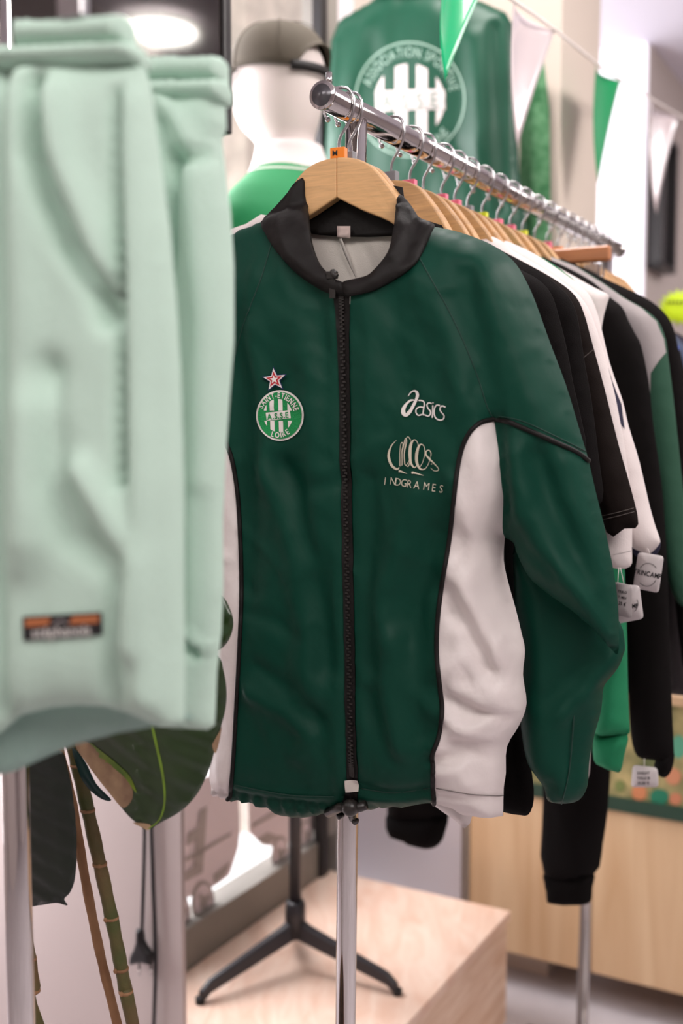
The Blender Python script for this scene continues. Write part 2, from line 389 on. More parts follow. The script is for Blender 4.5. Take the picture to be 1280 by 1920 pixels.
# skirting gap + counter
CW = mat('counter_pine', (226, 194, 156), .55, rgb2=(206, 168, 128), vscale=5, stretch=(3.2, 3.2, .22), kind='wood')
ct = thing('shop_counter', 'pale wood shop counter with a glazed photo front behind the clothes rail', 'counter', uv(2.5, -.2, 0))
def lpanel(v0, v1, z0, z1, nm, m, t0=2.345, t1=2.36): return ubox(t0, t1, v0, v1, z0, z1).build(nm, m, ct, smooth=False, bevel=.0015)
lpanel(-.964, -.672, .085, .47, 'front_panel', CW); lpanel(-.668, -.02, .085, .47, 'front_panel', CW); lpanel(-.016, .6, .085, .47, 'front_panel', CW)
ubox(2.362, 2.43, -.964, .6, .085, .47).build('carcass', CW, ct, smooth=False); ubox(2.43, 2.95, -.78, .6, .085, .47).build('carcass', CW, ct, smooth=False)
ubox(2.85, 2.9, -.76, .6, 0, .085).build('toe_kick', ALU, ct, smooth=False)
ubox(2.335, 2.43, -.964, .6, .47, .50).build('ledge', mat('dark_green_ledge', (38, 66, 52), .5), ct, smooth=False)
PIC = mat('crowd_photo_print', (190, 172, 120), .4, rgb2=(96, 104, 66), vscale=18)
pp = ubox(2.345, 2.43, -.964, .6, .50, .72).build('photo_panel', PIC, ct, smooth=False)
pq = Plane(uv(2.3445, 0), CV)
for k, (x, y, rx, ry, c) in enumerate(((1198, 1486, 14, 16, (206, 132, 90)), (1236, 1494, 18, 15, (30, 120, 90)), (1266, 1498, 12, 12, (200, 130, 96)), (1262, 1456, 15, 16, (206, 140, 104)), (1162, 1474, 10, 12, (120, 130, 74)), (1272, 1400, 14, 22, (90, 160, 130)), (1205, 1455, 12, 12, (190, 180, 120)))):
    decal('printed_figure', pq, [ell((x, y), rx, ry, 16)], flat, mat('ink_%d' % k, c, .6), pp, .001, .02)
ubox(2.335, 2.43, -.964, .6, .72, .74).build('counter_top', CW, ct, smooth=False)
tag(ubox(2.425, 2.438, -1.0, -.968, .0, .75).build('gap_strip', RUB, smooth=False), 'black vertical strip standing for the dark gap between the white wall end and the wooden counter', 'gap strip')  # solid black strip put in for the dark gap beside the counter
# picture on the far wall
pic = thing('framed_picture', 'black framed picture on the grey wall right of the bright white wall', 'picture', uv(4.22, -.97, 1.88))
f = MB()
U0, U1, Z0, Z1 = 4.05, 4.28, 1.885, 2.36
for (a, b, c_, d) in ((U0, U1, Z0, Z0+.02), (U0, U1, Z1-.02, Z1), (U0, U0+.02, Z0, Z1), (U1-.02, U1, Z0, Z1)): f.box(uv((a+b)/2, -.972, (c_+d)/2), AX, ((b-a)/2, .028, (d-c_)/2))
f.build('frame', mat('black_frame', (28, 26, 28), .4), pic, smooth=False)
ubox(U0+.015, U1-.015, -.998, -.985, Z0+.015, Z1-.015).build('print', mat('pale_print', (200, 192, 192), .3, var=.1, vscale=6), pic, smooth=False)
# neon starburst
pl = Plane(at(1268, 575, 2.6), CV)
st = []
for i in range(36):
    a = 2*math.pi*i/36; r = 44 if i % 2 == 0 else 31; st.append((1276+r*math.cos(a)*1.05, 577+r*math.sin(a)*.82))
sg = sheet('price_starburst', pl, pl.pts(st), flat, mat('neon_yellow_card', (196, 224, 20), .6), None, .02, 0, .002)
tag(sg, 'neon yellow starburst price card above the dark clothes at the rail end', 'sign')
strokes('printed_text', pl, [([(1250+i*7, 566), (1254+i*7, 567)], 5) for i in range(6)], flat, RUB, sg, .003)
# screen + ceiling lamp mirrored in it
scr = thing('wall_screen', 'large dark glossy screen above and behind the mint shorts', 'screen', uv(1.4, -1.3, 1.75))
(s1, z0) = (-.985, 1.757)
ubox(1.40, 1.42, -1.95, s1, z0, z0+.62).build('casing', mat('screen_casing', (30, 26, 26), .4), scr, smooth=False, bevel=.003)
ubox(1.395, 1.401, -1.94, s1-.006, z0+.012, z0+.61).build('display_glass', mat('dark_glass', (34, 28, 26), .06, spec=.9), scr, smooth=False)
d = ray(297, 62); p = O_+d*((CU*1.395-O_).dot(CU)/d.dot(CU)); dr = (d-2*d.dot(CU)*CU).normalized(); L = p+dr*((2.64-p.z)/dr.z)
print('lamp mirrored at', L)
lamp = thing('ceiling_lamp', 'round ceiling lamp whose white glow shows in the dark screen', 'lamp', L)
MB().tube([L+Vector((0, 0, .02)), L], .13, 32).build('diffuser', mat('lamp_diffuser', (255, 255, 255), .5, emit=(255, 250, 240), es=30), lamp, smooth=False)
MB().tube([L+Vector((0, 0, .02)), L+Vector((0, 0, .005))], .15, 32).build('rim', OFFW, lamp, smooth=False)
# ------------------------------------------------------------------ rail rack
rk = thing('clothes_rack', 'chrome clothes rack whose rail carries the long row of hangers', 'clothes rack', uv(1.65, RV, 0))
R0, R1 = 1.06, 2.262
MB().tube([uv(R0, RV, RZ), uv(R1, RV, RZ)], .0145, 28).build('rail', CHROME, rk)
for u in (R0, R1):
    sgn = -1 if u == R0 else 1
    MB().tube([uv(u, RV, RZ), uv(u+sgn*.004, RV, RZ)], .0155, 28).build('end_cap', CHROME, rk)
    MB().tube([uv(u+sgn*.0035, RV, RZ), uv(u+sgn*.0055, RV, RZ)], .0118, 28).build('cap_plug', DCHROME, rk)
MB().tube([uv(R0+.012, RV, RZ+.012), uv(R0+.012, RV, RZ+.028)], .0035, 12).build('end_stop', CHROME, rk)
for (pxb, pyb, ua) in ((650, 1700, 1.135), (1095, 1800, 2.18)):
    top = uv(ua, RV, RZ-.008); b = at(pxb, pyb, top.y); dd = (b-top)/(top.z-b.z); bot = top+dd*(top.z-.026)
    o = MB().tube([top, bot], .0125, 24).build('upright', CHROME, rk)
    ft = MB(); ft.tube([bot+CV*-.12+Vector((0, 0, -.012)), bot+CV*.12+Vector((0, 0, -.012))], .0125, 16); ft.build('foot_bar', CHROME, rk)
# ------------------------------------------------------------------ hangers
HT = RZ-.060          # top of the wooden body
HO = [(0, 0), (.012, -.001), (.028, -.005), (.043, -.014), (.058, -.031), (.074, -.052), (.095, -.072), (.13, -.094), (.17, -.114), (.2, -.130), (.212, -.140), (.213, -.150), (.203, -.156), (.17, -.146), (.12, -.118), (.072, -.081), (.03, -.060), (0, -.044)]
def hook_path(l=0.):
    p = [(0, -.062), (0, -.046), (.002, -.036), (.009, -.026), (.016, -.014), (.0185, -.002), (.0165, .0085), (.0105, .0155), (0, .0178), (-.0105, .0155), (-.0165, .0085), (-.0185, 0), (-.017, -.009), (-.0135, -.015)]
    return p
def make_hanger(mat_, marker, letter, label, u, garm):
    """front view in the (s,z) sheet; origin at the rail centre"""
    root = thing('wooden_hanger', label, 'hanger', Vector((0, 0, 0)), 'wooden hangers along the chrome rail')
    sm = smoothline([(a if a < .08 else .08+(a-.08)*.62, b if a < .08 else b-.004) for a, b in HO], 4); prof = [(a, b) for a, b in sm]; full = [(-a, b) for a, b in prof[::-1][:-1]]+prof[:-1]
    for side in (-1, 1):
        pol = [(a*side, b-.060) for a, b in prof]
        n = len(pol); vs = []; T = .0075
        for q in (T, -T):
            for (a, b) in pol:
                bend = .05*max(0, abs(a)-.02)**1.0*abs(a)*4
                vs.append(Vector((a, -q-bend, b)))
        fs = [tuple(range(n)), tuple(range(2*n-1, n-1, -1))]+[(i, i+n, (i+1) % n+n, (i+1) % n) for i in range(n)]
        if side == 1: fs = [x[::-1] for x in fs]
        o = obj('hanger_arm', vs, fs, mat_, root, smooth=False); bv = o.modifiers.new('b', 'BEVEL'); bv.width = .0028; bv.segments = 3; bv.limit_method = 'ANGLE'; bv.angle_limit = .9
    MB().tube([Vector((a, 0, b)) for a, b in smoothline(hook_path(), 4)], .0017, 10).ball((-.0135, 0, -.0155), .0034, 6).build('hook', WIRE, root)
    if marker: 
        mk = MB().box((0, 0, -.0545), (Vector((1, 0, 0)), Vector((0, 1, 0)), Z), (.0088, .005, .0062)).build('size_marker', marker, root, smooth=False, bevel=.001)
        if letter:
            for (gx, yy, sc) in ((-.003, -.0055, .0088),):
                v, fc = glyph(letter, .01); obj('marker_letter', [Vector((gx-.0028+a*sc, yy-.0002, -.0578+b*sc)) for a, b in v], [q for q in fc], RUB, mk, smooth=False)
    return root
def place_hanger(root, u, yaw=0., label=None):
    root.location = uv(u, RV, RZ); root.rotation_euler = (0, 0, math.atan2(CV.y, CV.x)+yaw)
    if label: root['label'] = label
def copy_tree(o, parent=None):
    c = o.copy(); C.objects.link(c); c.parent = parent
    for ch in list(o.children): copy_tree(ch, c)
    return c
# ------------------------------------------------------------------ MAIN JACKET
JY = math.radians(7); PJ = railplane(1.094, JY); px = PJ.pts
jk = thing('track_jacket', 'dark green zip track jacket with white side panel, nearest on the rail', 'jacket', uv(1.094, RV, .8))
neck = [(497, 415), (509, 457), (530, 490), (557, 518), (590, 540), (626, 552), (657, 552), (700, 541), (740, 521), (775, 493), (796, 455), (807, 424)]
shR = [(807, 424), (835, 429), (860, 435), (892, 446), (920, 458), (945, 474), (967, 495), (985, 525), (1003, 565), (1030, 640), (1060, 720), (1082, 792), (1103, 862)]
armR = [(1103, 862), (1116, 920), (1132, 985), (1148, 1060), (1157, 1120), (1160, 1180), (1158, 1226), (1142, 1213), (1104, 1172), (1062, 1138), (1020, 1108), (990, 1080), (972, 1045), (962, 1018), (946, 1008)]
sideR = [(946, 1008), (944, 1050), (952, 1090), (966, 1140), (977, 1185), (984, 1220), (980, 1265), (987, 1318), (974, 1358), (950, 1400), (948, 1450), (944, 1478), (943, 1530)]
hemP = [(943, 1530), (915, 1532), (880, 1527), (850, 1517), (815, 1506), (790, 1507), (750, 1512), (715, 1512), (690, 1517), (660, 1518), (620, 1522), (575, 1531), (545, 1529), (500, 1514), (450, 1500), (406, 1488), (402, 1466)]
sideL = [(402, 1466), (400, 1440), (406, 1300), (408, 1150), (404, 1000), (394, 905)]
armL = [(394, 905), (372, 1000), (345, 1120), (300, 1210), (272, 1190), (288, 1000), (305, 860), (322, 740), (348, 600), (380, 500), (436, 441), (497, 415)]
shR, armR, sideR, sideL, armL = [smoothline(q, 3) for q in (shR, armR, sideR, sideL, armL)]
torso_px = neck[:-1]+shR[:-1]+armR[:-1]+sideR[:-1]+hemP[:-1]+sideL[:-1]+armL[:-1]
dist_px = [(497, 415), (560, 392), (650, 386), (750, 392)]+shR[:-1]+armR[:-1]+sideR[:-1]+hemP[:-1]+sideL[:-1]+armL[:-1]
k_ = 1/1450.
fJ0 = Field(px(dist_px), .055, .095)
def pf(L): return onf(PJ, L, fJ0)
def FD(line, wd, amp): return (pf(line), wd*k_, amp)
folds = [
 FD([(925, 795), (936, 860), (943, 930), (946, 1010)], 16, -.022),
 FD([(430, 600), (448, 720), (456, 900), (462, 1100)], 26, -.010),
 FD([(470, 620), (490, 760), (496, 900)], 20, .006), FD([(560, 600), (590, 720), (600, 900), (585, 1050)], 30, .008), FD([(600, 560), (615, 700), (618, 860)], 18, -.006),
 FD([(500, 880), (540, 1000), (575, 1150), (580, 1300)], 26, .011), FD([(535, 880), (590, 1060), (615, 1250)], 22, -.009), FD([(470, 1300), (540, 1340), (580, 1380), (560, 1420)], 16, .007), FD([(480, 1250), (560, 1300), (590, 1350)], 16, -.007),
 FD([(520, 870), (570, 920), (640, 900)], 16, -.005), FD([(455, 1150), (510, 1160), (560, 1190)], 14, -.004),
 FD([(690, 560), (700, 700), (690, 820)], 22, .006), FD([(735, 560), (745, 660), (760, 730)], 20, -.006), FD([(800, 520), (850, 650), (870, 760)], 26, .009), FD([(850, 560), (890, 680), (905, 760)], 14, -.005),
 FD([(780, 930), (750, 1020), (715, 1120), (720, 1250), (750, 1400)], 24, .011), FD([(700, 900), (690, 1000), (680, 1100), (695, 1250)], 18, -.008), FD([(815, 1000), (780, 1120), (770, 1250), (790, 1380)], 20, -.008), FD([(740, 1200), (770, 1290), (800, 1330)], 18, .008),
 FD([(670, 860), (700, 850), (720, 830)], 12, .004), FD([(690, 1300), (710, 1360), (740, 1420)], 14, -.006),
 FD([(900, 480), (960, 620), (1000, 740), (1030, 800)], 40, .012), FD([(880, 520), (905, 640), (930, 760)], 18, -.007), FD([(930, 470), (1000, 620), (1050, 760)], 14, -.004),
 FD([(960, 860), (975, 960), (1020, 1050), (1080, 1110), (1140, 1180)], 26, .012), FD([(1000, 860), (1040, 960), (1100, 1080), (1150, 1180)], 18, -.010), FD([(1060, 870), (1100, 980), (1140, 1090)], 20, .008), FD([(950, 950), (985, 1020), (1040, 1080)], 9, -.005),
 FD([(900, 820), (895, 950), (890, 1080)], 24, .007), FD([(845, 1060), (900, 1150), (945, 1230), (955, 1290)], 16, .010), FD([(835, 1110), (880, 1200), (925, 1260)], 13, -.008), FD([(825, 1260), (850, 1240), (855, 1290), (900, 1310), (960, 1325)], 14, .010), FD([(840, 1310), (890, 1335), (945, 1345)], 11, -.008),
 FD([(820, 1400), (850, 1370), (920, 1380)], 13, .009), FD([(815, 1430), (880, 1410), (940, 1420)], 10, -.008), FD([(820, 1450), (860, 1440), (880, 1470)], 9, .006), FD([(960, 1180), (940, 1200), (925, 1240)], 8, .006), FD([(870, 1000), (860, 1080), (845, 1150)], 12, -.005),
 FD([(850, 900), (880, 980), (920, 1060)], 14, .007), FD([(900, 1020), (925, 1100), (955, 1170)], 11, -.007), FD([(860, 1190), (900, 1280), (950, 1300)], 12, .008), FD([(830, 1345), (880, 1365), (930, 1350)], 9, .008), FD([(845, 1395), (900, 1392), (940, 1400)], 9, -.007),
 FD([(400, 1000), (430, 1050)], 8, .004), FD([(402, 1466), (500, 1492), (575, 1505), (650, 1497)], 9, -.006), FD([(450, 1480), (540, 1492), (640, 1500)], 8, .006), FD([(680, 1475), (750, 1485), (812, 1478)], 9, -.006), FD([(690, 1500), (760, 1500), (810, 1494)], 7, .005),
 FD([(815, 1490), (880, 1497), (943, 1497)], 6, -.004),
 FD([(641, 560), (648, 800), (652, 1100), (660, 1470)], 16, -.004), FD([(622, 560), (628, 800), (632, 1100), (640, 1470)], 8, .003), FD([(662, 560), (670, 800), (676, 1100), (684, 1440)], 8, .003),
]
fJ = Field(px(dist_px), .055, .095, folds, [(9, 5, .010, 3.1), (24, 9, .004, 9.2), (16, 7, -.0022, 21.), (36, 18, -.0016, 31.), (60, 30, .0008, 5.5)])
def gather(y0, y1, amp, fr):
    zs = [PJ.sz(640, y0)[1], PJ.sz(640, y1)[1]]; lo, hi = min(zs), max(zs)
    def g(P):
        w_ = np.clip(1-abs(P[:, 1]-(lo+hi)/2)/((hi-lo)/2*1.3), 0, 1); return amp*w_*np.sin(P[:, 0]*fr+3*np.sin(P[:, 0]*37))
    return g
class Sum:
    def __init__(s, *f): s.f = f; s.prof = f[0].prof
    def __call__(s, P): P = np.asarray(P, float); return sum(q(P) for q in s.f)
fJ2 = Sum(fJ, gather(1488, 1537, .005, 400), gather(445, 560, .0, 1))
pipeL = [(418, 820), (432, 850), (441, 890), (448, 950), (452, 1040), (453, 1120), (449, 1220), (443, 1330), (438, 1420), (434, 1470), (432, 1497)]
pipeR = [(925, 786), (900, 793), (880, 812), (866, 842), (857, 885), (850, 945), (842, 1015), (828, 1100), (820, 1170), (819, 1230), (825, 1290), (829, 1330), (823, 1380), (811, 1415), (812, 1440), (812, 1480), (815, 1506)]
zipL = [(626, 552), (633, 640), (637, 800), (640, 950), (643, 1100), (647, 1250), (650, 1400), (652, 1470), (650, 1519)]
zipR = [(657, 552), (655, 640), (657, 800), (660, 950), (663, 1100), (666, 1250), (668, 1400), (671, 1440), (690, 1517)]
ragR = [(785, 482), (812, 530), (845, 590), (875, 655), (898, 715), (912, 760), (925, 786)]
ragL = [(509, 457), (490, 520), (460, 600), (438, 680), (425, 760), (418, 820)]
def pf(L): return onf(PJ, L, fJ2, 14)
pipeL, pipeR, ragR, ragL = [smoothline(q, 3) for q in (pipeL, pipeR, ragR, ragL)]
J = lambda nm, P, m, h=.0062: sheet(nm, PJ, pf(P), fJ2, m, jk, h)
def nin(P, k=.84): return [(650+(x-650)*k, 430+(y-430)*k) for x, y in P]
J('front_panel', nin(neck[1:6])+zipL+[(620, 1522), (575, 1531), (545, 1529), (500, 1514), (450, 1500), (432, 1497)]+pipeL[::-1]+ragL[::-1][1:], GREEN)
J('front_panel', nin(neck[6:10])+[(768, 470)]+ragR+pipeR[1:]+[(790, 1507), (750, 1512), (715, 1512), (690, 1517)]+zipR[::-1][1:], GREEN)
J('side_panel', pipeR+[(850, 1517), (880, 1527), (915, 1532)]+sideR[::-1]+[(943, 930), (936, 860)], WHITE)['label'] = 'white side panel'
J('side_panel', pipeL+[(406, 1488)]+[(402, 1466), (400, 1440), (406, 1300), (408, 1150), (404, 1000), (394, 905)], WHITE)['label'] = 'white side panel'
J('sleeve', [(785, 482), (768, 470), (778, 440)]+shR+[(1080, 847), (1030, 824), (975, 800)]+ragR[::-1][:-1], GREEN)
J('sleeve', [(925, 786), (975, 800), (1030, 824), (1080, 847)]+armR+[(943, 930), (936, 860)], GREEN)
J('sleeve', [(418, 820)]+[(394, 905)]+armL[1:]+[(530, 428), (536, 458)]+ragL[:-1], GREEN)
# back panel
bp_px = dist_px
bp_px = [(497, 415), (560, 525), (650, 560), (750, 525)]+dist_px[4:]
V, Fc, on = mesh2d(px(bp_px), .012); e = fJ.prof(V)
obj('back_panel', [PJ.P(V[i][0], V[i][1], -.022*e[i]) for i in range(len(V))], [q[::-1] for q in Fc], GREEN, jk)
# zip, piping, seams
sheet('zip_tape', PJ, pf(zipL+zipR[::-1]), fJ2, BLACK, jk, .005, .0015)
zl = smoothline([((a[0]+b[0])/2, (a[1]+b[1])/2) for a, b in zip(zipL[:-1], zipR[:-1])], 26)
P = np.array(pf(zl)); dd = fJ2(P)
tb_ = MB()
for i in range(0, len(P)-1):
    q = PJ.P(P[i][0], P[i][1], dd[i]+.0028); tb_.box(q+PJ.S*(.0011 if i % 2 else -.0011), (PJ.S, PJ.N, Z), (.0018, .001, .0010))
tb_.build('zip_teeth', mat('black_plastic', (38, 34, 32), .35), jk, smooth=False)
cord('piping', PJ, smoothline(pipeR, 5), fJ2, BLACK, jk, .0026); cord('piping', PJ, smoothline(pipeL, 5), fJ2, BLACK, jk, .0026)
cord('piping', PJ, smoothline([(925, 786), (950, 790), (975, 800), (1030, 824), (1080, 847), (1103, 864)], 6), fJ2, BLACK, jk, .0026)
SEAM = mat('seam_green', (12, 52, 42), .7)
cord('raglan_seam', PJ, smoothline(ragR, 5), fJ2, SEAM, jk, .0007, .0002); cord('raglan_seam', PJ, smoothline(ragL, 5), fJ2, SEAM, jk, .0007, .0002)
for ln in ([(934, 780), (980, 790), (1035, 815), (1098, 846)],): cord('seam', PJ, smoothline(ln, 6), fJ2, SEAM, jk, .0006, .0002)
cord('hem_seam', PJ, smoothline([(818, 1478), (850, 1484), (890, 1490), (942, 1492)], 6), fJ2, mat('grey_thread', (120, 112, 110), .7), jk, .0006, .0004)
cord('hem_seam', PJ, smoothline([(434, 1470), (500, 1484), (560, 1492), (650, 1494)], 6), fJ2, SEAM, jk, .0007, .0003)
cord('hem_seam', PJ, smoothline([(676, 1478), (740, 1486), (812, 1476)], 6), fJ2, SEAM, jk, .0007, .0003)
# zip pull
def onJ(x, y, e=0.):
    s = pf([(x, y)])[0]; return PJ.P(s[0], s[1], fJ2(np.array([s]))[0]+e)
zp = MB(); zp.tube([onJ(628, 508, .006), onJ(630, 516, .007), onJ(636, 520, .006)], .0032, 8); zp.box(onJ(627, 538, .006), (PJ.S, PJ.N, Z), (.0035, .0012, .013)); zp.box(onJ(626, 517, .005), (PJ.S, PJ.N, Z), (.006, .0025, .004))
zp.build('zip_pull', mat('black_plastic', (38, 34, 32), .35), jk, smooth=False, bevel=.0008)
ds = MB(); ds.tube([onJ(620, 1520, .008), onJ(645, 1508, .010), onJ(668, 1512, .012), onJ(690, 1505, .008)], .0055, 10); ds.ball(onJ(664, 1508, .012), .010, 8); ds.tube([onJ(664, 1508, .014), onJ(668, 1528, .012), onJ(674, 1534, .012)], .0048, 8); ds.tube([onJ(650, 1520, .012), onJ(640, 1526, .012)], .0035, 8)
ds.build('drawcord_stopper', mat('black_plastic', (38, 34, 32), .35), jk)
sheet('hem_lining', PJ, pf([(648, 1462), (672, 1462), (674, 1482), (650, 1484)]), lambda P: fJ2(P)+.004, LINING, jk, .006)
# lower sleeves (forearms) folded behind
lowR = [(946, 1030), (985, 1060), (1040, 1100), (1104, 1140), (1150, 1180), (1160, 1225), (1158, 1240), (1147, 1268), (1128, 1292), (1118, 1308), (1114, 1350), (1102, 1395), (1092, 1440), (1089, 1478), (1086, 1502), (1072, 1524), (1045, 1531), (1012, 1526), (1004, 1500), (990, 1480), (972, 1452), (962, 1405), (955, 1340), (950, 1250), (946, 1120)]
fdL = [FD([(1120, 1210), (1070, 1270), (1020, 1320)], 20, -.008), FD([(1150, 1250), (1100, 1300), (1050, 1345)], 16, .009), FD([(1000, 1180), (1010, 1300), (1020, 1450)], 26, .006), FD([(1075, 1330), (1068, 1420), (1060, 1500)], 8, -.005), FD([(1030, 1480), (1035, 1520)], 7, -.006), FD([(1050, 1440), (1040, 1500)], 10, .005)]
lowR = smoothline(lowR, 3, True)
cord('sleeve_seam', PJ, smoothline([(1078, 1300), (1073, 1380), (1066, 1450), (1052, 1508)], 4), lambda P: -.045+Field(px(lowR), .028, .045)(P)+.003, SEAM, jk, .0008, .0)
ls = puff('lower_sleeve', PJ, px(lowR), GREEN, jk, .028, .045, None, fdL, [(14, 8, .008, 1.), (50, 25, .002, 2.)], -.045, .008)
lowL = [(300, 1150), (360, 1120), (350, 1300), (320, 1440), (298, 1480), (240, 1478), (235, 1400), (262, 1280)]
puff('lower_sleeve', PJ, px(lowL), GREEN, jk, .025, .04, None, (), [(14, 8, .008, 4.)], -.035, .01)
# lining, back collar, label, collar
LB = lambda L: onf(PJ, L, lambda P: -.015+0*np.asarray(P)[:, 0])
sheet('lining', PJ, LB([(566, 425), (640, 436), (752, 436), (745, 500), (720, 540), (690, 570), (590, 570), (575, 500)]), lambda P: -.019+nz(P, 30, 14, .003, 3)+foldsum(P, [FD([(640, 450), (655, 490), (670, 530)], 5, -.003)]), LINING, jk, .006)
sheet('inner_collar', PJ, LB([(556, 340), (640, 330), (756, 352), (762, 400), (760, 442), (690, 445), (640, 444), (600, 441), (560, 434)]), lambda P: -.012+P[:, 0]*0, BLACK, jk, .006, 0, .0015)
cl = sheet('neck_label', PJ, LB([(634, 425), (659, 425), (659, 448), (634, 446)]), lambda P: -.0108+P[:, 0]*0, mat('label_pale', (208, 186, 180), .8), jk, .006, 0, .0004)
sheet('fold_shade', PJ, LB([(636, 446), (641, 446), (656, 482), (668, 521), (658, 502), (646, 475)]), lambda P: -.0125+P[:, 0]*0, mat('lining_fold_shade', (176, 168, 162), .8), jk, .006, 0, .0004)  # grey sliver painting the dark line of a diagonal fold in the lining
collL = [(566, 333), (540, 360), (515, 388), (489, 416), (498, 440), (509, 459), (530, 486), (557, 514), (585, 534), (612, 549), (641, 554), (640, 530), (624, 522), (606, 506), (595, 492), (586, 470), (580, 447), (577, 420), (575, 399), (570, 365)]
collR = [(748, 366), (758, 372), (767, 383), (776, 397), (786, 408), (811, 419), (806, 434), (799, 452), (781, 488), (762, 507), (740, 522), (712, 538), (690, 547), (657, 554), (641, 554), (640, 530), (667, 522), (688, 516), (704, 502), (716, 488), (726, 474), (731, 461), (737, 430), (742, 400)]
class CollF:
    def __init__(s, poly): s.o = resample(poly, .01)
    def prof(s, P): q = np.clip(segdist(P, s.o, True)/.018, 0, 1); return np.sqrt(1-(1-q)**2)
    def __call__(s, P):
        P = np.asarray(P, float); z0 = PJ.sz(640, 395)[1]; z1 = PJ.sz(640, 552)[1]; t = np.clip((z0-P[:, 1])/(z0-z1), 0, 1)
        return np.maximum(.010+.047*t**.6, fJ2(P)+.004)+.006*s.prof(P)+nz(P, 40, 40, .002, 6.)
collL = smoothline(collL, 3, True); collR = smoothline(collR, 3, True)
for nm, pc, fo in (('collar', collL, [FD([(560, 350), (530, 410), (545, 480), (600, 530)], 8, .003)]), ('collar', collR, [FD([(750, 380), (765, 430), (740, 480)], 7, .005), FD([(770, 400), (790, 430), (760, 490)], 7, -.004), FD([(790, 415), (780, 445)], 5, .004)])):
    fc = CollF(px(pc)); fc = CollF(onf(PJ, pc, fc)); sheet(nm, PJ, onf(PJ, pc, fc), lambda P, fc=fc, fo=fo: fc(P)+foldsum(np.asarray(P), fo), BLACK, jk, .0045, 0, .006)
# --- club badge on the chest
bc = (526, 779); cr = decal('crest_badge', PJ, [ell(bc, 44.5, 47.5, 48)], fJ2, OFFW, jk, .0016); cr['label'] = 'round green and white club badge with a star'
decal('badge_field', PJ, [ell(bc, 41, 44, 48)], fJ2, BGREEN, cr, .0022)
def clip_stripe(x0, x1, y0, y1, c, rx, ry, sh=0.):
    out = []
    for i in range(9):
        x = x0+(x1-x0)*i/8; h = ry*math.sqrt(max(0, 1-((x-c[0])/rx)**2)); out.append((x, max(y0, c[1]-h)))
    lo = []
    for i in range(9):
        x = x1+(x0-x1)*i/8; h = ry*math.sqrt(max(0, 1-((x-c[0])/rx)**2)); lo.append((x, min(y1, c[1]+h)))
    return [(x+(y-c[1])*sh, y) for x, y in out+lo]
bi = (523, 779)
sw = [(497, 502), (508, 516), (524, 532), (541, 549)]
decal('badge_stripes', PJ, [clip_stripe(a, b, 740, 770, bi, 27.5, 31, .03) for a, b in sw]+[clip_stripe(a, b, 789, 820, bi, 27.5, 31, .03) for a, b in sw], fJ2, OFFW, cr, .0028, .003)
decal('badge_band', PJ, [[(500, 774), (545, 769), (547, 784), (502, 789)]], fJ2, OFFW, cr, .0028)
an = math.radians(-6)
lettering('badge_text', PJ, 'A.S.S.E', line_place((523.5, 785), an), 15, fJ2, BGREEN, cr, .03, .82, .10, .0036)
lettering('badge_text', PJ, 'SAINT-ETIENNE', arc_place(bi, 30.5, 32.8, math.radians(4)), 15, fJ2, OFFW, cr, .02, .70, .09, .0032)
lettering('badge_text', PJ, 'LOIRE', arc_place(bi, 38, 41.5, math.radians(172), False), 14.5, fJ2, OFFW, cr, .02, .78, .24, .0032)
def star(c, r, rot=0.): return [(c[0]+(r if i % 2 == 0 else r*.42)*math.sin(rot+math.pi*i/5), c[1]-(r if i % 2 == 0 else r*.42)*math.cos(rot+math.pi*i/5)) for i in range(10)]
sc = (517.5, 712); r0 = math.radians(-6)
stp = decal('star', PJ, [star(sc, 25, r0)], fJ2, BLU, cr, .0038, .003); decal('star_white', PJ, [star(sc, 21.5, r0)], fJ2, OFFW, stp, .0044, .003) if False else None
for nm, r, m, e in (('star', 21.5, OFFW, .0044), ('star', 15.5, RED, .0050), ('star', 8.5, OFFW, .0056)): decal(nm, PJ, [star(sc, r, r0)], fJ2, m, cr, e, .003)
# --- sports brand mark
A = lambda pts, wd, n=6: (smoothline([(690+x/6.4, 710+y/6.4) for x, y in pts], n), [q/6.4 for q in wd] if isinstance(wd, list) else wd/6.4)
strokes('sponsor_logo', PJ, [
 A([(485, 212), (520, 165), (560, 148), (590, 165), (598, 205), (580, 260), (545, 330), (505, 400), (470, 440)], [6, 16, 22, 34, 38, 34, 36, 40, 30]),
 A([(560, 258), (515, 262), (470, 300), (432, 360), (430, 410), (455, 435), (480, 425), (490, 390)], [14, 24, 28, 46, 52, 44, 40, 20]),
 A([(610, 262), (645, 262), (675, 278), (680, 310), (672, 370), (665, 420), (672, 440)], 15), A([(668, 345), (625, 340), (585, 365), (582, 410), (610, 440), (655, 428)], 15),
 A([(770, 300), (735, 290), (712, 315), (725, 355), (752, 390), (752, 425), (725, 450), (680, 430)], 15),
 A([(782, 320), (780, 400), (775, 470)], 15), A([(785, 283), (784, 297)], 13),
 A([(868, 322), (830, 318), (805, 350), (798, 420), (820, 475), (870, 498), (910, 480), (915, 440), (885, 405), (868, 365), (890, 328), (935, 342)], 15)], fJ2, OFFW, jk, .002)['label'] = 'white embroidered sports brand logo'
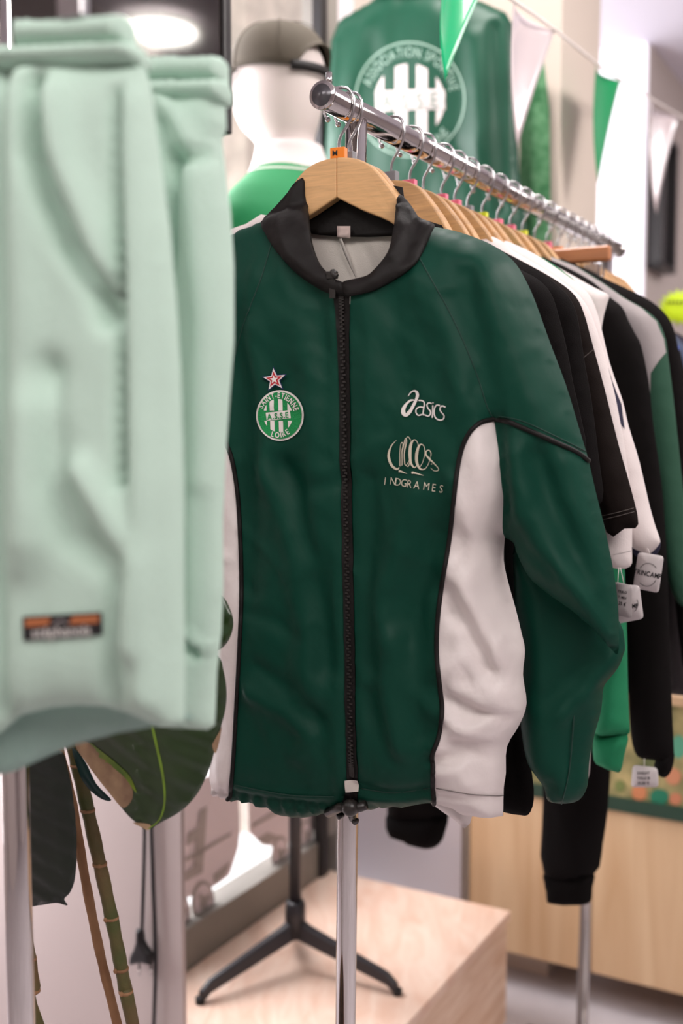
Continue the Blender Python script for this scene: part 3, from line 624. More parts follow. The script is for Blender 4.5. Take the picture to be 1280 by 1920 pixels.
G2 = strokes('sponsor_logo', PJ, [
 A([(348, 735), (290, 800), (258, 880), (256, 950), (290, 1040), (350, 1085), (380, 1065)], [2, 14, 26, 32, 30, 24, 10]),
 A([(385, 1050), (386, 900), (398, 790), (415, 765), (425, 800), (405, 900), (400, 1050)], 8),
 A([(415, 1040), (420, 880), (445, 740), (460, 720), (470, 760), (440, 900), (445, 1030)], 9),
 A([(450, 1030), (440, 900), (460, 740), (485, 697), (520, 740)], 9), A([(450, 1030), (490, 1050), (515, 960)], 9),
 A([(610, 800), (590, 750), (555, 735), (520, 790), (508, 900), (520, 1010), (560, 1065), (590, 1040)], [8, 8, 12, 34, 38, 26, 14, 8]),
 A([(690, 900), (680, 820), (650, 788), (615, 810), (590, 900), (590, 1000), (620, 1070), (660, 1090), (700, 1070), (735, 1010), (750, 940)], [7, 8, 12, 24, 38, 34, 24, 14, 8, 8, 6]),
 A([(628, 1060), (665, 990), (688, 900)], 7), A([(465, 1040), (500, 980), (508, 900)], 7),
 A([(758, 935), (760, 890), (738, 858), (705, 870), (700, 910), (740, 960), (790, 1010), (845, 1070), (845, 1100), (800, 1105), (755, 1070)], [7, 9, 10, 14, 18, 22, 16, 8, 8, 6, 4]),
 A([(374, 1108), (400, 1112), (476, 1140)], [30, 22, 2]), A([(528, 1130), (560, 1128), (676, 1162)], [30, 22, 2]), A([(762, 1020), (772, 1026)], 12)], fJ2, CREAM, jk, .002)
G2['label'] = 'cream spiral armadillo logo with wordmark'
for ch, x, y in (('I', 204, 1273), ('N', 300, 1274), ('D', 361, 1283), ('G', 430, 1294), ('R', 497, 1306), ('A', 583, 1320), ('M', 700, 1334), ('E', 789, 1352), ('S', 877, 1366)):
    lettering('logo_letter', PJ, ch, line_place((690+x/6.4, 710+y/6.4), math.radians(8)), 20.5, fJ2, CREAM, G2, -.005, .8, .1, .002)
# ------------------------------------------------------------------ hangers + the row behind
PINK = mat('pink_plastic', (232, 110, 138), .4); ORNG = mat('orange_plastic', (240, 130, 20), .4); GRYP = mat('grey_plastic', (128, 128, 132), .4); YEL = mat('yellow_plastic', (214, 220, 30), .4)
HH = []
h0 = make_hanger(mat('pale_hanger_wood', (224, 176, 122), .45, var=.1, vscale=22, stretch=(1, 1, 9), kind='wood', coat=.2), ORNG, 'M', 'pale wooden hanger with orange M size marker, holding the green track jacket', 0, None); place_hanger(h0, 1.094, JY)
protos = {}
hspec = [  # u, marker, colour name, letter, label
 (1.116, 'grey', '', 'wooden hanger right behind the front one, grey marker half hidden by the orange one'),
 (1.225, 'grey', 'L', 'wooden hanger with grey L marker, first past the upright post'),
 (1.277, 'pink', 'L', 'wooden hanger with the largest pink L marker'),
 (1.318, None, '', 'wooden hanger without marker just right of the large pink L marker'),
 (1.375, 'pink', 'L', 'wooden hanger with second pink L marker counted from the post'),
 (1.420, 'pink', '', 'wooden hanger with third pink marker, close behind the second'),
 (1.465, 'grey', '', 'wooden hanger with grey marker in the middle of the row'),
 (1.520, 'yellow', '', 'wooden hanger with yellow marker left of two pink ones'),
 (1.580, 'pink', '', 'wooden hanger with fourth pink marker counted from the post'),
 (1.635, 'pink', '', 'wooden hanger with fifth pink marker counted from the post'),
 (1.690, 'yellow', '', 'wooden hanger with yellow marker left of the reddish clip hanger'),
 (1.810, 'pink', '', 'wooden hanger with pink marker nearest the reddish clip hanger'),
 (1.870, 'orange', '', 'wooden hanger with orange marker above the reddish clip hanger'),
 (1.925, None, '', 'wooden hanger above the left half of the reddish clip bar'),
 (1.975, None, '', 'wooden hanger above the middle of the reddish clip bar'),
 (2.020, None, '', 'wooden hanger behind the clip of the reddish hanger'),
 (2.065, None, '', 'wooden hanger third from the far end of the rail'),
 (2.110, None, '', 'wooden hanger second from the far end of the rail'),
 (2.155, None, '', 'wooden hanger at the far end of the rail')]
MK = {'grey': GRYP, 'pink': PINK, 'yellow': YEL, 'orange': ORNG}
for (u, c, lt, lab) in hspec:
    key = (c, lt)
    if key not in protos: protos[key] = make_hanger(WOODH, MK.get(c), lt, lab, u, None); r = protos[key]
    else: r = copy_tree(protos[key])
    place_hanger(r, u, random.uniform(-.11, .11), lab)
def garment(name, u, outline_px, m, label, cat, T=.022, R=.04, mirror=True, folds=(), seed=1., left_px=None, grp='garments packed along the chrome rail', zone=None, parts=(), amp=.010):
    pl = railplane(u); R_ = pl.pts(smoothline(outline_px, 3))
    if left_px: Lp = pl.pts(left_px)
    else: Lp = [(-s, z) for s, z in R_[::-1]]
    poly = smoothish(R_+Lp)
    root = thing(name, label, cat, uv(u, RV, min(z for s, z in poly)), grp)
    fl = [(pl.pts(l), wd, a) for l, wd, a in folds]
    fld = Field(poly, T, R, fl, [(16, 5, amp, seed), (45, 14, .002, seed+9)])
    puff('body', pl, poly, m, root, T, R, None, h=.012, fld=fld)
    return root, pl, fld
def smoothish(P): return P
# right-hand outlines, neck -> shoulder -> sleeve -> hem -> centre
G = {}
garment('white_jacket', 1.166, [(715, 446), (800, 440), (900, 470), (950, 560), (940, 900), (905, 1200), (900, 1420), (880, 1545), (850, 1535), (800, 1500)], COT_W, 'white jacket almost hidden directly behind the green track jacket', 'jacket', T=.011, amp=.003, left_px=[(450, 1480), (440, 900), (405, 560), (420, 470), (432, 430), (462, 420), (490, 402), (530, 410), (580, 446)])
tA = garment('black_t_shirt', 1.225, [(860, 440), (935, 476), (971, 503), (1007, 523), (1032, 550), (1046, 590), (1062, 655), (1074, 720), (1100, 860), (1050, 880), (1010, 800), (990, 1000), (985, 1250)], COT_B, 'black t-shirt, the first dark garment right of the green jacket shoulder', 't-shirt', seed=2)
tB = garment('black_t_shirt', 1.277, [(870, 437), (950, 478), (1010, 508), (1050, 540), (1068, 560), (1082, 595), (1095, 678), (1108, 750), (1122, 860), (1128, 940), (1080, 950), (1030, 850), (1005, 1000), (1005, 1300)], COT_B, 'black t-shirt squeezed between the first dark one and the washed black one', 't-shirt', seed=3)
tC = garment('washed_black_t_shirt', 1.325, [(880, 440), (960, 480), (1040, 524), (1078, 555), (1095, 590), (1106, 630), (1131, 722), (1159, 834), (1181, 912), (1196, 983), (1170, 991), (1137, 998), (1085, 860), (1040, 1000), (1030, 1300)], COT_BR, 'washed black t-shirt with stitched sleeve hem, in front of the white sleeves', 't-shirt', seed=4)
STI = mat('grey_stitching', (92, 84, 80), .8)
for ln in ([(1129, 967), (1160, 960), (1189, 952)], [(1131, 974), (1160, 967), (1190, 959)]): strokes('hem_stitching', tC[1], [(smoothline(ln, 5), 1.2)], tC[2], STI, tC[0], .003)
strokes('shoulder_stitching', tC[1], [([(1091, 674), (1113, 656)], 1.3)], tC[2], STI, tC[0], .003)
tD = garment('white_t_shirt', 1.375, [(925, 444), (945, 455), (960, 470), (1020, 505), (1075, 545), (1100, 575), (1120, 625), (1146, 715), (1160, 780), (1172, 850), (1183, 940), (1184, 1030), (1181, 1062), (1150, 1065), (1120, 1040), (1090, 900), (1060, 1000), (1055, 1300)], COT_W, 'white t-shirt with broad sleeve hem hanging below the black sleeve', 't-shirt', seed=5)
strokes('hem_stitching', tD[1], [([(1150, 1040), (1183, 1033)], 1.2)], tD[2], COT_GR, tD[0], .003)
tE = garment('white_sweatshirt', 1.425, [(950, 452), (1000, 475), (1060, 515), (1100, 548), (1120, 590), (1142, 680), (1166, 750), (1178, 800), (1198, 866), (1216, 944), (1228, 987), (1236, 1010), (1235, 1022), (1215, 1040), (1200, 1034), (1180, 1020), (1150, 960), (1120, 850), (1085, 1000), (1080, 1300)], COT_W, 'white sweatshirt with navy arm stripe and navy cuff', 'sweatshirt', seed=6)
decal('arm_stripe', tE[1], [[(1141, 690), (1149, 715), (1166, 758), (1172, 805), (1160, 790), (1150, 755), (1144, 720)]], tE[2], NAVY, tE[0], .003, .02)
puff('cuff', tE[1], tE[1].pts(smoothline([(1184, 1022), (1215, 1040), (1236, 1016), (1236, 1030), (1228, 1042), (1212, 1050), (1196, 1046), (1185, 1034)], 3, True)), NAVY, tE[0], .018, .02)
sM = garment('emerald_sweatshirt', 1.475, [(960, 458), (1010, 480), (1070, 520), (1095, 556), (1110, 620), (1130, 720), (1150, 860), (1166, 1000), (1174, 1170), (1176, 1270), (1179, 1350), (1179, 1375), (1162, 1378), (1114, 1374), (1120, 1300), (1130, 1200), (1120, 1000), (1100, 900), (1095, 1340)], COT_G, 'emerald green sweatshirt whose sleeve end hangs below the green jacket elbow', 'sweatshirt', seed=7, folds=[([(1165, 1300), (1150, 1340), (1130, 1365)], .01, .006), ([(1150, 1250), (1165, 1330)], .01, -.005)])
puff('cuff', sM[1], sM[1].pts(smoothline([(1114, 1374), (1140, 1380), (1176, 1377), (1170, 1415), (1163, 1446), (1150, 1446), (1130, 1438), (1113, 1424)], 3, True)), COT_G, sM[0], .017, .02)
tF = garment('white_polo_shirt', 1.530, [(985, 470), (1020, 488), (1070, 515), (1115, 540), (1140, 553), (1137, 570), (1128, 609), (1122, 700), (1120, 1100), (1108, 1360), (1104, 1452), (1094, 1450), (1094, 1400)], COT_W, 'white sleeveless polo shirt ending in a sharp shoulder point', 'shirt', seed=8)
tG = garment('black_hoodie', 1.585, [(1010, 478), (1060, 500), (1110, 528), (1142, 556), (1166, 576), (1178, 602), (1190, 625), (1202, 650), (1216, 719), (1223, 787), (1232, 850), (1241, 919), (1247, 1000), (1252, 1100), (1256, 1250), (1262, 1390), (1262, 1420), (1250, 1430), (1225, 1425), (1195, 1418), (1183, 1380), (1178, 1300), (1175, 1200), (1165, 900), (1150, 1000), (1140, 1350)], COT_B, 'black long sleeved hoodie with the white price tag at its cuff', 'sweatshirt', seed=9)
puff('cuff', tG[1], tG[1].pts(smoothline([(1232, 1422), (1262, 1408), (1260, 1440), (1250, 1456), (1238, 1456), (1226, 1440)], 3, True)), COT_B, tG[0], .016, .02)
tH = garment('raglan_sweatshirt', 1.640, [(1030, 480), (1080, 500), (1130, 530), (1170, 558), (1205, 578), (1233, 602), (1247, 635), (1251, 662), (1262, 750), (1275, 870), (1288, 1000), (1292, 1120), (1270, 1130), (1240, 1050), (1215, 900), (1190, 1000), (1180, 1300)], COT_DG, 'bottle green raglan sweatshirt with pale grey shoulder', 'sweatshirt', seed=10)
decal('shoulder_panel', tH[1], [[(1034, 482), (1082, 501), (1130, 531), (1170, 559), (1205, 579), (1232, 603), (1246, 636), (1250, 661), (1232, 683), (1221, 700), (1220, 742), (1205, 700), (1185, 640), (1150, 600), (1080, 560)]], tH[2], COT_GR, tH[0], .005, .010)
tI = garment('black_sweatshirt', 1.695, [(1040, 480), (1090, 500), (1140, 525), (1190, 548), (1230, 572), (1258, 605), (1272, 660), (1285, 760), (1300, 900), (1310, 1200), (1280, 1250), (1250, 1000), (1240, 1300)], COT_B, 'black sweatshirt just behind the bottle green raglan one', 'sweatshirt', seed=11)
# joggers on the reddish clip hanger
pj = railplane(1.75); jr = thing('black_joggers', 'black joggers with ribbed cuffs reaching down to the pine counter front', 'trousers', uv(1.75, RV, .38), 'garments packed along the chrome rail')
jp = [(965, 530), (1100, 535), (1125, 700), (1145, 1000), (1148, 1300), (1142, 1480), (1130, 1580), (1112, 1640), (1020, 1640), (1018, 1500), (1010, 1350), (985, 1000), (950, 900), (880, 1250), (838, 1500), (836, 1530), (726, 1530), (760, 1300), (860, 900)]
puff('body', pj, pj.pts(smoothline(jp, 3, True)), COT_B, jr, .03, .05, None, (), [(16, 5, .01, 3.), (40, 16, .003, 1.)], 0, .012)
CUFFM = mat('black_ribbing', (14, 11, 11), .95, spec=.1)
puff('cuff', pj, pj.pts(smoothline([(1020, 1636), (1066, 1634), (1112, 1636), (1110, 1665), (1107, 1690), (1085, 1697), (1040, 1695), (1026, 1690), (1023, 1665)], 3, True)), CUFFM, jr, .026, .03)
puff('cuff', pj, pj.pts(smoothline([(726, 1526), (780, 1522), (836, 1526), (834, 1560), (822, 1584), (797, 1592), (760, 1580), (732, 1566)], 4, True)), CUFFM, jr, .026, .03)
ch = thing('clip_hanger', 'reddish beech clip hanger bar standing out above the white and black shirts', 'hanger', uv(1.75, RV, RZ-.1))
a, b = pj.sz(985, 458), pj.sz(1145, 492)
zc = pj.sz(1100, 478)[1]; se = pj.sz(1145, 478)[0]
MB().box(pj.P(0, zc, 0), (pj.S, pj.N, Z), (se, .008, .0125)).build('bar', WOODR, ch, smooth=False, bevel=.005)
hk = [pj.P(a_, RZ+b_, 0) for a_, b_ in smoothline(hook_path()[:1]+hook_path(), 4)]; MB().tube(hk+[], .0018, 10).build('hook', WIRE, ch)
for s in (-1, 1):
    cl_ = MB(); c0 = pj.P(s*(se-.03), zc-.03, 0); cl_.box(c0, (pj.S, pj.N, Z), (.012, .006, .014)); cl_.box(c0+Vector((0, 0, .02)), (pj.S, pj.N, Z), (.003, .003, .02)); cl_.tube([pj.P(s*(se-.012), zc-.01, 0), pj.P(s*(se-.012), zc-.035, 0), pj.P(s*(se-.02), zc-.04, 0)], .0018, 8)
    cl_.build('clip', WIRE, ch, smooth=False)
far = [(1.815, 'grey_sweatshirt', mat('charcoal_cotton', (44, 38, 40), .9), 'charcoal sweatshirt right after the reddish clip hanger', 0), (1.872, 'black_sweatshirt', COT_B, 'black sweatshirt in the far third of the rail', .0),
       (1.927, 'blue_sweatshirt', BLUE, 'royal blue sweatshirt peeking out above the dark ones at the far end', .012), (1.977, 'slate_blue_sweatshirt', DENIM, 'slate blue sweatshirt near the far end of the rail', 0), (2.022, 'black_sweatshirt', COT_B, 'black sweatshirt behind the slate blue one', .0),
       (2.067, 'black_jacket', BLACK, 'black jacket third from the far end of the rail', 0), (2.112, 'navy_sweatshirt', NAVY, 'navy sweatshirt second from the far end of the rail', 0), (2.157, 'black_jacket', COT_BR, 'washed black jacket at the very end of the rail', 0)]
for i, (u, nm, m, lab, up) in enumerate(far):
    pl = railplane(u); z = RZ+up; k = random.uniform(-.008, .008)
    half = [(.05, z-.125), (.11, z-.160), (.17+k, z-.195), (.205+k, z-.235), (.225+k, z-.32), (.25, z-.5), (.27, z-.8), (.22, z-.8), (.2, z-.5), (.2, z-.72)]
    poly = half+[(-s, q) for s, q in half[::-1]]
    root = thing(nm, lab, 'jacket' if 'jacket' in nm else 'sweatshirt', uv(u, RV, z-.8), 'garments packed along the chrome rail')
    puff('body', pl, poly, m, root, .02, .04, None, (), [(16, 5, .008, i+20.)], 0, .014)
# dark garment end seen between the white panel and the green sleeve
bh = railplane(1.25)
garment('black_shorts', 1.25, [(930, 900), (960, 1200), (985, 1380), (1000, 1480), (994, 1522), (976, 1528), (945, 1515), (925, 1400), (880, 1300), (800, 1250)], COT_B, 'black shorts whose stitched hem shows between the white panel and green cuff', 'shorts', seed=14) if False else None
pb = railplane(1.19); br = thing('black_shorts', 'black shorts whose stitched leg hem shows beside the white jacket hem', 'shorts', uv(1.19, RV, .8), 'garments packed along the chrome rail')
puff('body', pb, pb.pts(smoothline([(760, 480), (860, 480), (930, 900), (960, 1200), (985, 1380), (1000, 1480), (994, 1522), (976, 1528), (930, 1508), (925, 1400), (880, 1200), (800, 1200), (740, 1400), (700, 1440), (690, 1200)], 3, True)), COT_B, br, .015, .03, None, (), [(16, 5, .008, 44.)], 0, .012)
# ---- swing tags
TAG = mat('tag_card', (206, 198, 198), .7); TAGG = mat('grey_tag_card', (164, 156, 156), .7)
def swing(label, u, pts, m, texts, string, eps=0.):
    pl = railplane(u); root = thing('swing_tag', label, 'tag', pl.P(*pl.sz(*pts[2]), eps), 'cardboard swing tags')
    o = sheet('card', pl, pl.pts(pts), flat, m, root, .02, eps, .0012)
    for (s, c, size, ang, kind) in texts:
        if kind == 't': lettering('tag_text', pl, s, line_place(c, ang), size, flat, RUB, o, .02, .8, .08, eps+.001)
        else: strokes('tag_ring', pl, [(ell(c, size, size, 10, *ang), 1.)], flat, RUB, o, eps+.001)
    P = [pl.P(*pl.sz(*q), eps+.001) for q in string]; MB().tube(P, .0005, 6).build('string', OFFW, root)
def rrect(P, r=.18):
    out = []; n = len(P)
    for i in range(n):
        p = Vector(P[i]); a = Vector(P[i-1]); b = Vector(P[(i+1) % n]); la = 7/(a-p).length; lb = 7/(b-p).length
        A_ = p.lerp(a, la); B_ = p.lerp(b, lb)
        for t in (0, .33, .66, 1): out.append(tuple((A_.lerp(p, t)).lerp(p.lerp(B_, t), t)))
    return out
TRI = math.radians(12)
swing('white swing tag with round TRINCAMP print below the navy cuff', 1.40, rrect([(1196, 1035), (1244, 1043), (1234, 1112), (1186, 1102)]), TAG, [('TRINCAMP', (1213, 1080), 13, TRI, 't'), ('', (1215, 1073), 17, (math.pi*1.15, math.pi*1.85), 'r'), ('', (1213, 1082), 17, (.3, 2.5), 'r')], [(1214, 1028), (1218, 1038)])
swing('white swing tag ending in the letters MP, half behind a grey price tag', 1.36, rrect([(1154, 1095), (1198, 1098), (1206, 1160), (1156, 1170)]), TAG, [('MP', (1191, 1140), 12, math.radians(-4), 't'), ('', (1178, 1132), 18, (-.5, .9), 'r')], [(1163, 1064), (1170, 1096)])
swing('grey printed price tag in front of the white MP tag', 1.34, rrect([(1150, 1090), (1184, 1098), (1184, 1160), (1150, 1152)]), TAGG, [('TRIKO', (1166, 1112), 7, TRI, 't'), ('T. MEN', (1166, 1122), 6, TRI, 't'), ('35 €', (1166, 1135), 9, TRI, 't')], [(1160, 1064), (1158, 1092)])
swing('small white price tag hanging under the black hoodie cuff', 1.56, rrect([(1186, 1434), (1232, 1440), (1234, 1476), (1182, 1476)]), TAG, [('SWEAT', (1206, 1452), 8, 0, 't'), ('TAILLE M', (1206, 1461), 7, 0, 't'), ('55,00 €', (1206, 1471), 8, 0, 't')], [(1208, 1422), (1208, 1438)])
# ------------------------------------------------------------------ green club jacket on the back wall
PB = Plane(uv(2.18, -1.07), CV); bj = thing('club_jacket', 'shiny green jacket with a large round crest hanging against the back wall', 'jacket', uv(2.18, -1.07, 1.0))
ox = [(640, 38), (665, 22), (700, 2), (720, -15), (790, -18), (860, -12), (905, 4), (948, 24), (960, 45), (965, 90), (968, 200), (972, 320), (985, 420), (990, 700), (980, 950), (960, 960), (945, 700), (930, 900), (640, 900), (625, 700), (618, 480), (612, 300), (614, 180), (622, 80)]
kb = 1/900.
def FB(l, wd, a): return (PB.pts(l), wd*kb, a)
fB = Field(PB.pts(ox), .035, .06, [FB([(700, 60), (660, 200), (640, 400)], 22, .008), FB([(935, 60), (945, 200), (950, 400)], 12, -.012), FB([(900, 80), (915, 250), (890, 400)], 18, .008), FB([(860, 280), (900, 330), (930, 420)], 22, -.008), FB([(655, 330), (690, 420)], 20, .008), FB([(640, 80), (636, 250)], 8, .006)], [(10, 4, .010, 5.), (30, 10, .003, 4.)])
puff('body', PB, PB.pts(ox), JG, bj, .035, .06, .02, h=.009, fld=fB)
bcen = (769, 187)
puff('collar', PB, PB.pts([(712, 6), (722, -40), (850, -40), (862, -2), (800, 8), (750, 10)]), JG, bj, .02, .02, d0=.02)
crb = strokes('crest_ring', PB, [(ell(bcen, 102, 107, 72)+[ell(bcen, 102, 107, 72)[0]], 2.6)], fB, SILVER, bj, .002); crb['label'] = 'large round club crest print'
bi2 = (768, 190)
stp = [(703, 720), (741, 764), (781, 802), (818, 835)]
decal('crest_stripes', PB, [clip_stripe(a, b, 60, 174, bi2, 66, 70) for a, b in stp]+[clip_stripe(a, b, 207, 300, bi2, 66, 70) for a, b in stp], fB, PRINTW, crb, .002, .012)
decal('crest_band', PB, [[(704, 172), (834, 168), (834, 206), (705, 210)]], fB, PRINTW, crb, .0024, .012)
lettering('crest_text', PB, 'A.S.S.E', line_place((769, 204), math.radians(-3)), 40, fB, mat('print_grey', (112, 124, 116), .6), crb, .01, .85, .14, .0036)
lettering('crest_text', PB, 'ASSOCIATION SPORTIVE', arc_place(bcen, 76, 80, math.radians(3)), 27, fB, SILVER, crb, -.004, .66, .10, .0025)
lettering('crest_text', PB, 'SAINT ETIENNE', arc_place(bcen, 97, 102, math.radians(172), False), 27, fB, SILVER, crb, -.004, .7, .18, .0025)
MB().tube([PB.P(0, 2.32, .0), PB.P(0, 2.2, 0)], .002, 8).build('hanging_loop', WIRE, bj)
# patterned scarf
PSc = Plane(uv(2.39, -.86), CV)
sc_ = thing('football_scarf', 'dark green scarf with white specks hanging right of the club jacket', 'scarf', uv(2.39, -.86, 1.3))
sheet('scarf_cloth', PSc, PSc.pts([(975, 130), (1018, 118), (1026, 200), (1028, 420), (1030, 620), (970, 620), (968, 420)]), lambda P: .01*np.sin(P[:, 0]*90), mat('flecked_green_knit', (28, 92, 48), .8, rgb2=(92, 140, 100), vscale=34), sc_, .012, 0, .006)
# ------------------------------------------------------------------ bunting
sp_px = [(900, -38, 1.75), (960, 0, 1.92), (1035, 52, 2.12), (1117, 118, 2.42), (1163, 150, 2.58), (1222, 186, 2.8), (1272, 216, 3.0), (1330, 246, 3.2)]
sp3 = [at(*q) for q in sp_px]
tag(MB().tube([Vector(q) for q in smoothline([tuple(p) for p in sp3], 5)], .003, 8).build('bunting_string', OFFW), 'thin pale cord of the pennant bunting crossing the top right', 'cord')
PG = mat('green_foil', (0, 188, 122), .25, coat=.5, bump=.15, bscale=25); PWm = mat('white_foil', (214, 200, 202), .25, coat=.5, bump=.15, bscale=25); PG2 = mat('green_foil_far', (16, 140, 84), .5, spec=.2)
def pennant(a, b, c, m, label, cur):
    A_, B_, C_ = at(*a), at(*b), at(*c); n = 14; vs = []; fs = []; nn = (B_-A_).cross(C_-A_).normalized()
    for i in range(n+1):
        for j in range(n+1-i):
            u_, v_ = j/n, i/n; p = A_*(1-u_-v_)+B_*u_+C_*v_; vs.append(p+nn*(cur*math.sin(3.1*u_+2*v_)*(1-v_*.3)))
    idx = {}; k = 0
    for i in range(n+1):
        for j in range(n+1-i): idx[(i, j)] = k; k += 1
    for i in range(n):
        for j in range(n-i):
            fs.append((idx[(i, j)], idx[(i, j+1)], idx[(i+1, j)]))
            if j < n-i-1: fs.append((idx[(i, j+1)], idx[(i+1, j+1)], idx[(i+1, j)]))
    o = obj('pennant', vs, fs, m); sd = o.modifiers.new('s', 'SOLIDIFY'); sd.thickness = .0006; tag(o, label, 'pennant', 'pennants on the bunting')
pennant((833, -45, 1.60), (905, -20, 1.72), (849, 150, 1.66), PG, 'bright green pennant hanging over the club crest at the top edge', .02)
pennant((962, 2, 1.93), (1040, 58, 2.14), (982, 276, 2.03), PWm, 'large white pennant right of the green club jacket', .02)
pennant((1117, 120, 2.42), (1163, 152, 2.58), (1131, 342, 2.5), PG2, 'green pennant in front of the bright white wall', .02)
pennant((1222, 188, 2.8), (1272, 218, 3.0), (1244, 400, 2.9), PWm, 'pale pennant in front of the black framed picture', .03)
# ------------------------------------------------------------------ mannequin
MC = at(553, 1500, 2.07); mx0, my0 = MC.x, MC.y
FW = -CV; SA = CU     # facing direction, shoulder axis
def mloft(secs, n=36):
    """secs: (z, forward offset, half depth, half width)"""
    v, f = [], []
    for (z, off, hd, hw) in secs:
        for k in range(n):
            a = 2*math.pi*k/n; v.append(Vector((mx0, my0, 0))+FW*(off+hd*math.cos(a))+SA*(hw*math.sin(a))+Vector((0, 0, z)))
    for i in range(len(secs)-1):
        for k in range(n): f.append((i*n+k, i*n+(k+1) % n, (i+1)*n+(k+1) % n, (i+1)*n+k))
    f.append(tuple(range(n-1, -1, -1))); f.append(tuple(range((len(secs)-1)*n, len(secs)*n))); return v, f
def dense(secs, n=5):
    out = []
    P = [Vector(s[:3]) for s in secs]; W = [s[3] for s in secs]
    for i in range(len(secs)-1):
        for k in range(n):
            t = k/n; t2 = t*t*(3-2*t) if False else t
            out.append(tuple(np.array(secs[i])*(1-t2)+np.array(secs[i+1])*t2))
    out.append(secs[-1]); return out
def zof(py, Y=2.07): return at(553, py, Y).z
mn = thing('mannequin', 'white fabric mannequin bust on a black tripod stand by the window', 'mannequin', (mx0, my0, .25))
hx = at(523, 150, 2.07).x-mx0; ho = hx/FW.x        # forward offset of the head
zt = zof(48)
MAN = mat('mannequin_cloth', (226, 214, 210), .85, bump=.2, bscale=500)
MZ = .06
secs = [(.93, .0, .08, .12), (1.0, .0, .10, .155), (1.15, 0, .095, .15), (1.3, .0, .105, .165), (1.45, .0, .115, .185), (1.56, .0, .108, .195), (1.62, .0, .095, .185), (1.66, .0, .08, .15), (1.69, .0, .066, .10), (1.72, .005, .058, .062), (1.75, .008, .054, .054), (zof(262), ho-.01, .056, .055), (zof(235), ho, .075, .066), (zof(205), ho+.004, .086, .074), (zof(160), ho+.004, .090, .078), (zof(120), ho, .088, .077), (zof(85), ho, .074, .066), (zof(60), ho, .045, .04), (zt, ho, .01, .01)]
secs = [(q[0]+MZ if q[0] <= 1.75 and i < 11 else q[0],)+q[1:] for i, q in enumerate(secs)]
v, f = mloft(dense(secs, 3)); mb = obj('bust', v, f, MAN, mn); ss = mb.modifiers.new('sm', 'SMOOTH'); ss.iterations = 4
# tripod
BLK = mat('black_powder_coat', (34, 32, 38), .4, spec=.6)
MB().tube([(mx0, my0, .33), (mx0, my0, .95)], .0125, 16).build('stand_pole', BLK, mn)
hubz = at(550, 1730, 2.06).z
MB().tube([(mx0, my0, hubz-.03), (mx0, my0, hubz+.036), (mx0, my0, hubz+.04)], [.022, .019, .016], 20).build('stand_collar', BLK, mn)
for (fx, fy) in ((375, 1868), (745, 1852), None,) if False else ((375, 1868), (745, 1852), (0, 0)):
    if fx: 
        d = ray(fx, fy); t = (.263-HC)/d.z; p = O_+d*t
    else: p = Vector((mx0*2, my0*2, 0))-Vector((p0.x+p1.x, p0.y+p1.y, 0))*.5; p = Vector((mx0, my0, 0))+(Vector((mx0, my0, 0))-(p0+p1)/2).normalized()*.2; p.z = .263
    if fx == 375: p0 = Vector((p.x, p.y, 0))
    elif fx == 745: p1 = Vector((p.x, p.y, 0))
    h_ = Vector((mx0, my0, hubz-.01)); dd = (p-h_); dh = Vector((dd.x, dd.y, 0)).normalized(); side = dh.cross(Z)
    m_ = MB(); st = [(h_, .014, .020), (h_+Vector((dh.x*.03, dh.y*.03, -.012)), .014, .016), (p-dh*.02+Vector((0, 0, .014)), .010, .011), (p+Vector((0, 0, -.002)), .010, .010)]
    vs = []
    for (c_, hw, hh) in st:
        for (a, b) in ((-1, -1), (1, -1), (.7, 1), (-.7, 1)): vs.append(c_+side*a*hw+Vector((0, 0, b*hh)))
    fs = [(0, 1, 2, 3), (15, 14, 13, 12)]+[(i*4+k, (i+1)*4+k, (i+1)*4+(k+1) % 4, i*4+(k+1) % 4) for i in range(3) for k in range(4)]
    obj('stand_leg', vs, [q[::-1] for q in fs], BLK, mn, smooth=False).modifiers.new('b', 'BEVEL').width = .003
    MB().tube([p+Vector((0, 0, -.013)), p+Vector((0, 0, -.002))], .009, 12).build('rubber_foot', RUB, mn)
# polo
PG3 = mat('polo_green', (6, 122, 68), .8, bump=.1, bscale=300)
ps_ = thing('polo_shirt', 'bright green polo shirt with white collar worn by the mannequin', 'shirt', (mx0, my0, .95))
sec2 = [(.95, 0, .125, .17), (1.15, 0, .115, .165), (1.3, .0, .12, .18), (1.45, .0, .128, .2), (1.56, .0, .122, .212), (1.62, .0, .110, .205), (1.665, .0, .092, .165), (1.70, .0, .076, .115), (1.728, .004, .066, .072)]
v, f = mloft([(q[0]+MZ,)+tuple(q[1:]) for q in dense(sec2, 3)]); f = f[:-2]; pb_ = obj('body', v, f, PG3, ps_); pb_.modifiers.new('sm', 'SMOOTH').iterations = 3
v, f = mloft([(q[0]+MZ,)+tuple(q[1:]) for q in dense([(1.716, .004, .074, .086), (1.745, .006, .067, .068), (1.765, .008, .062, .062), (1.768, .008, .058, .058), (1.73, .006, .056, .056)], 2)]); obj('collar', v, f[:-2], COT_W, ps_)
v, f = mloft([(1.769, .002, .0755, .102), (1.766, .002, .0765, .106)]); obj('collar_trim', v, f[:-2], COT_W, ps_)
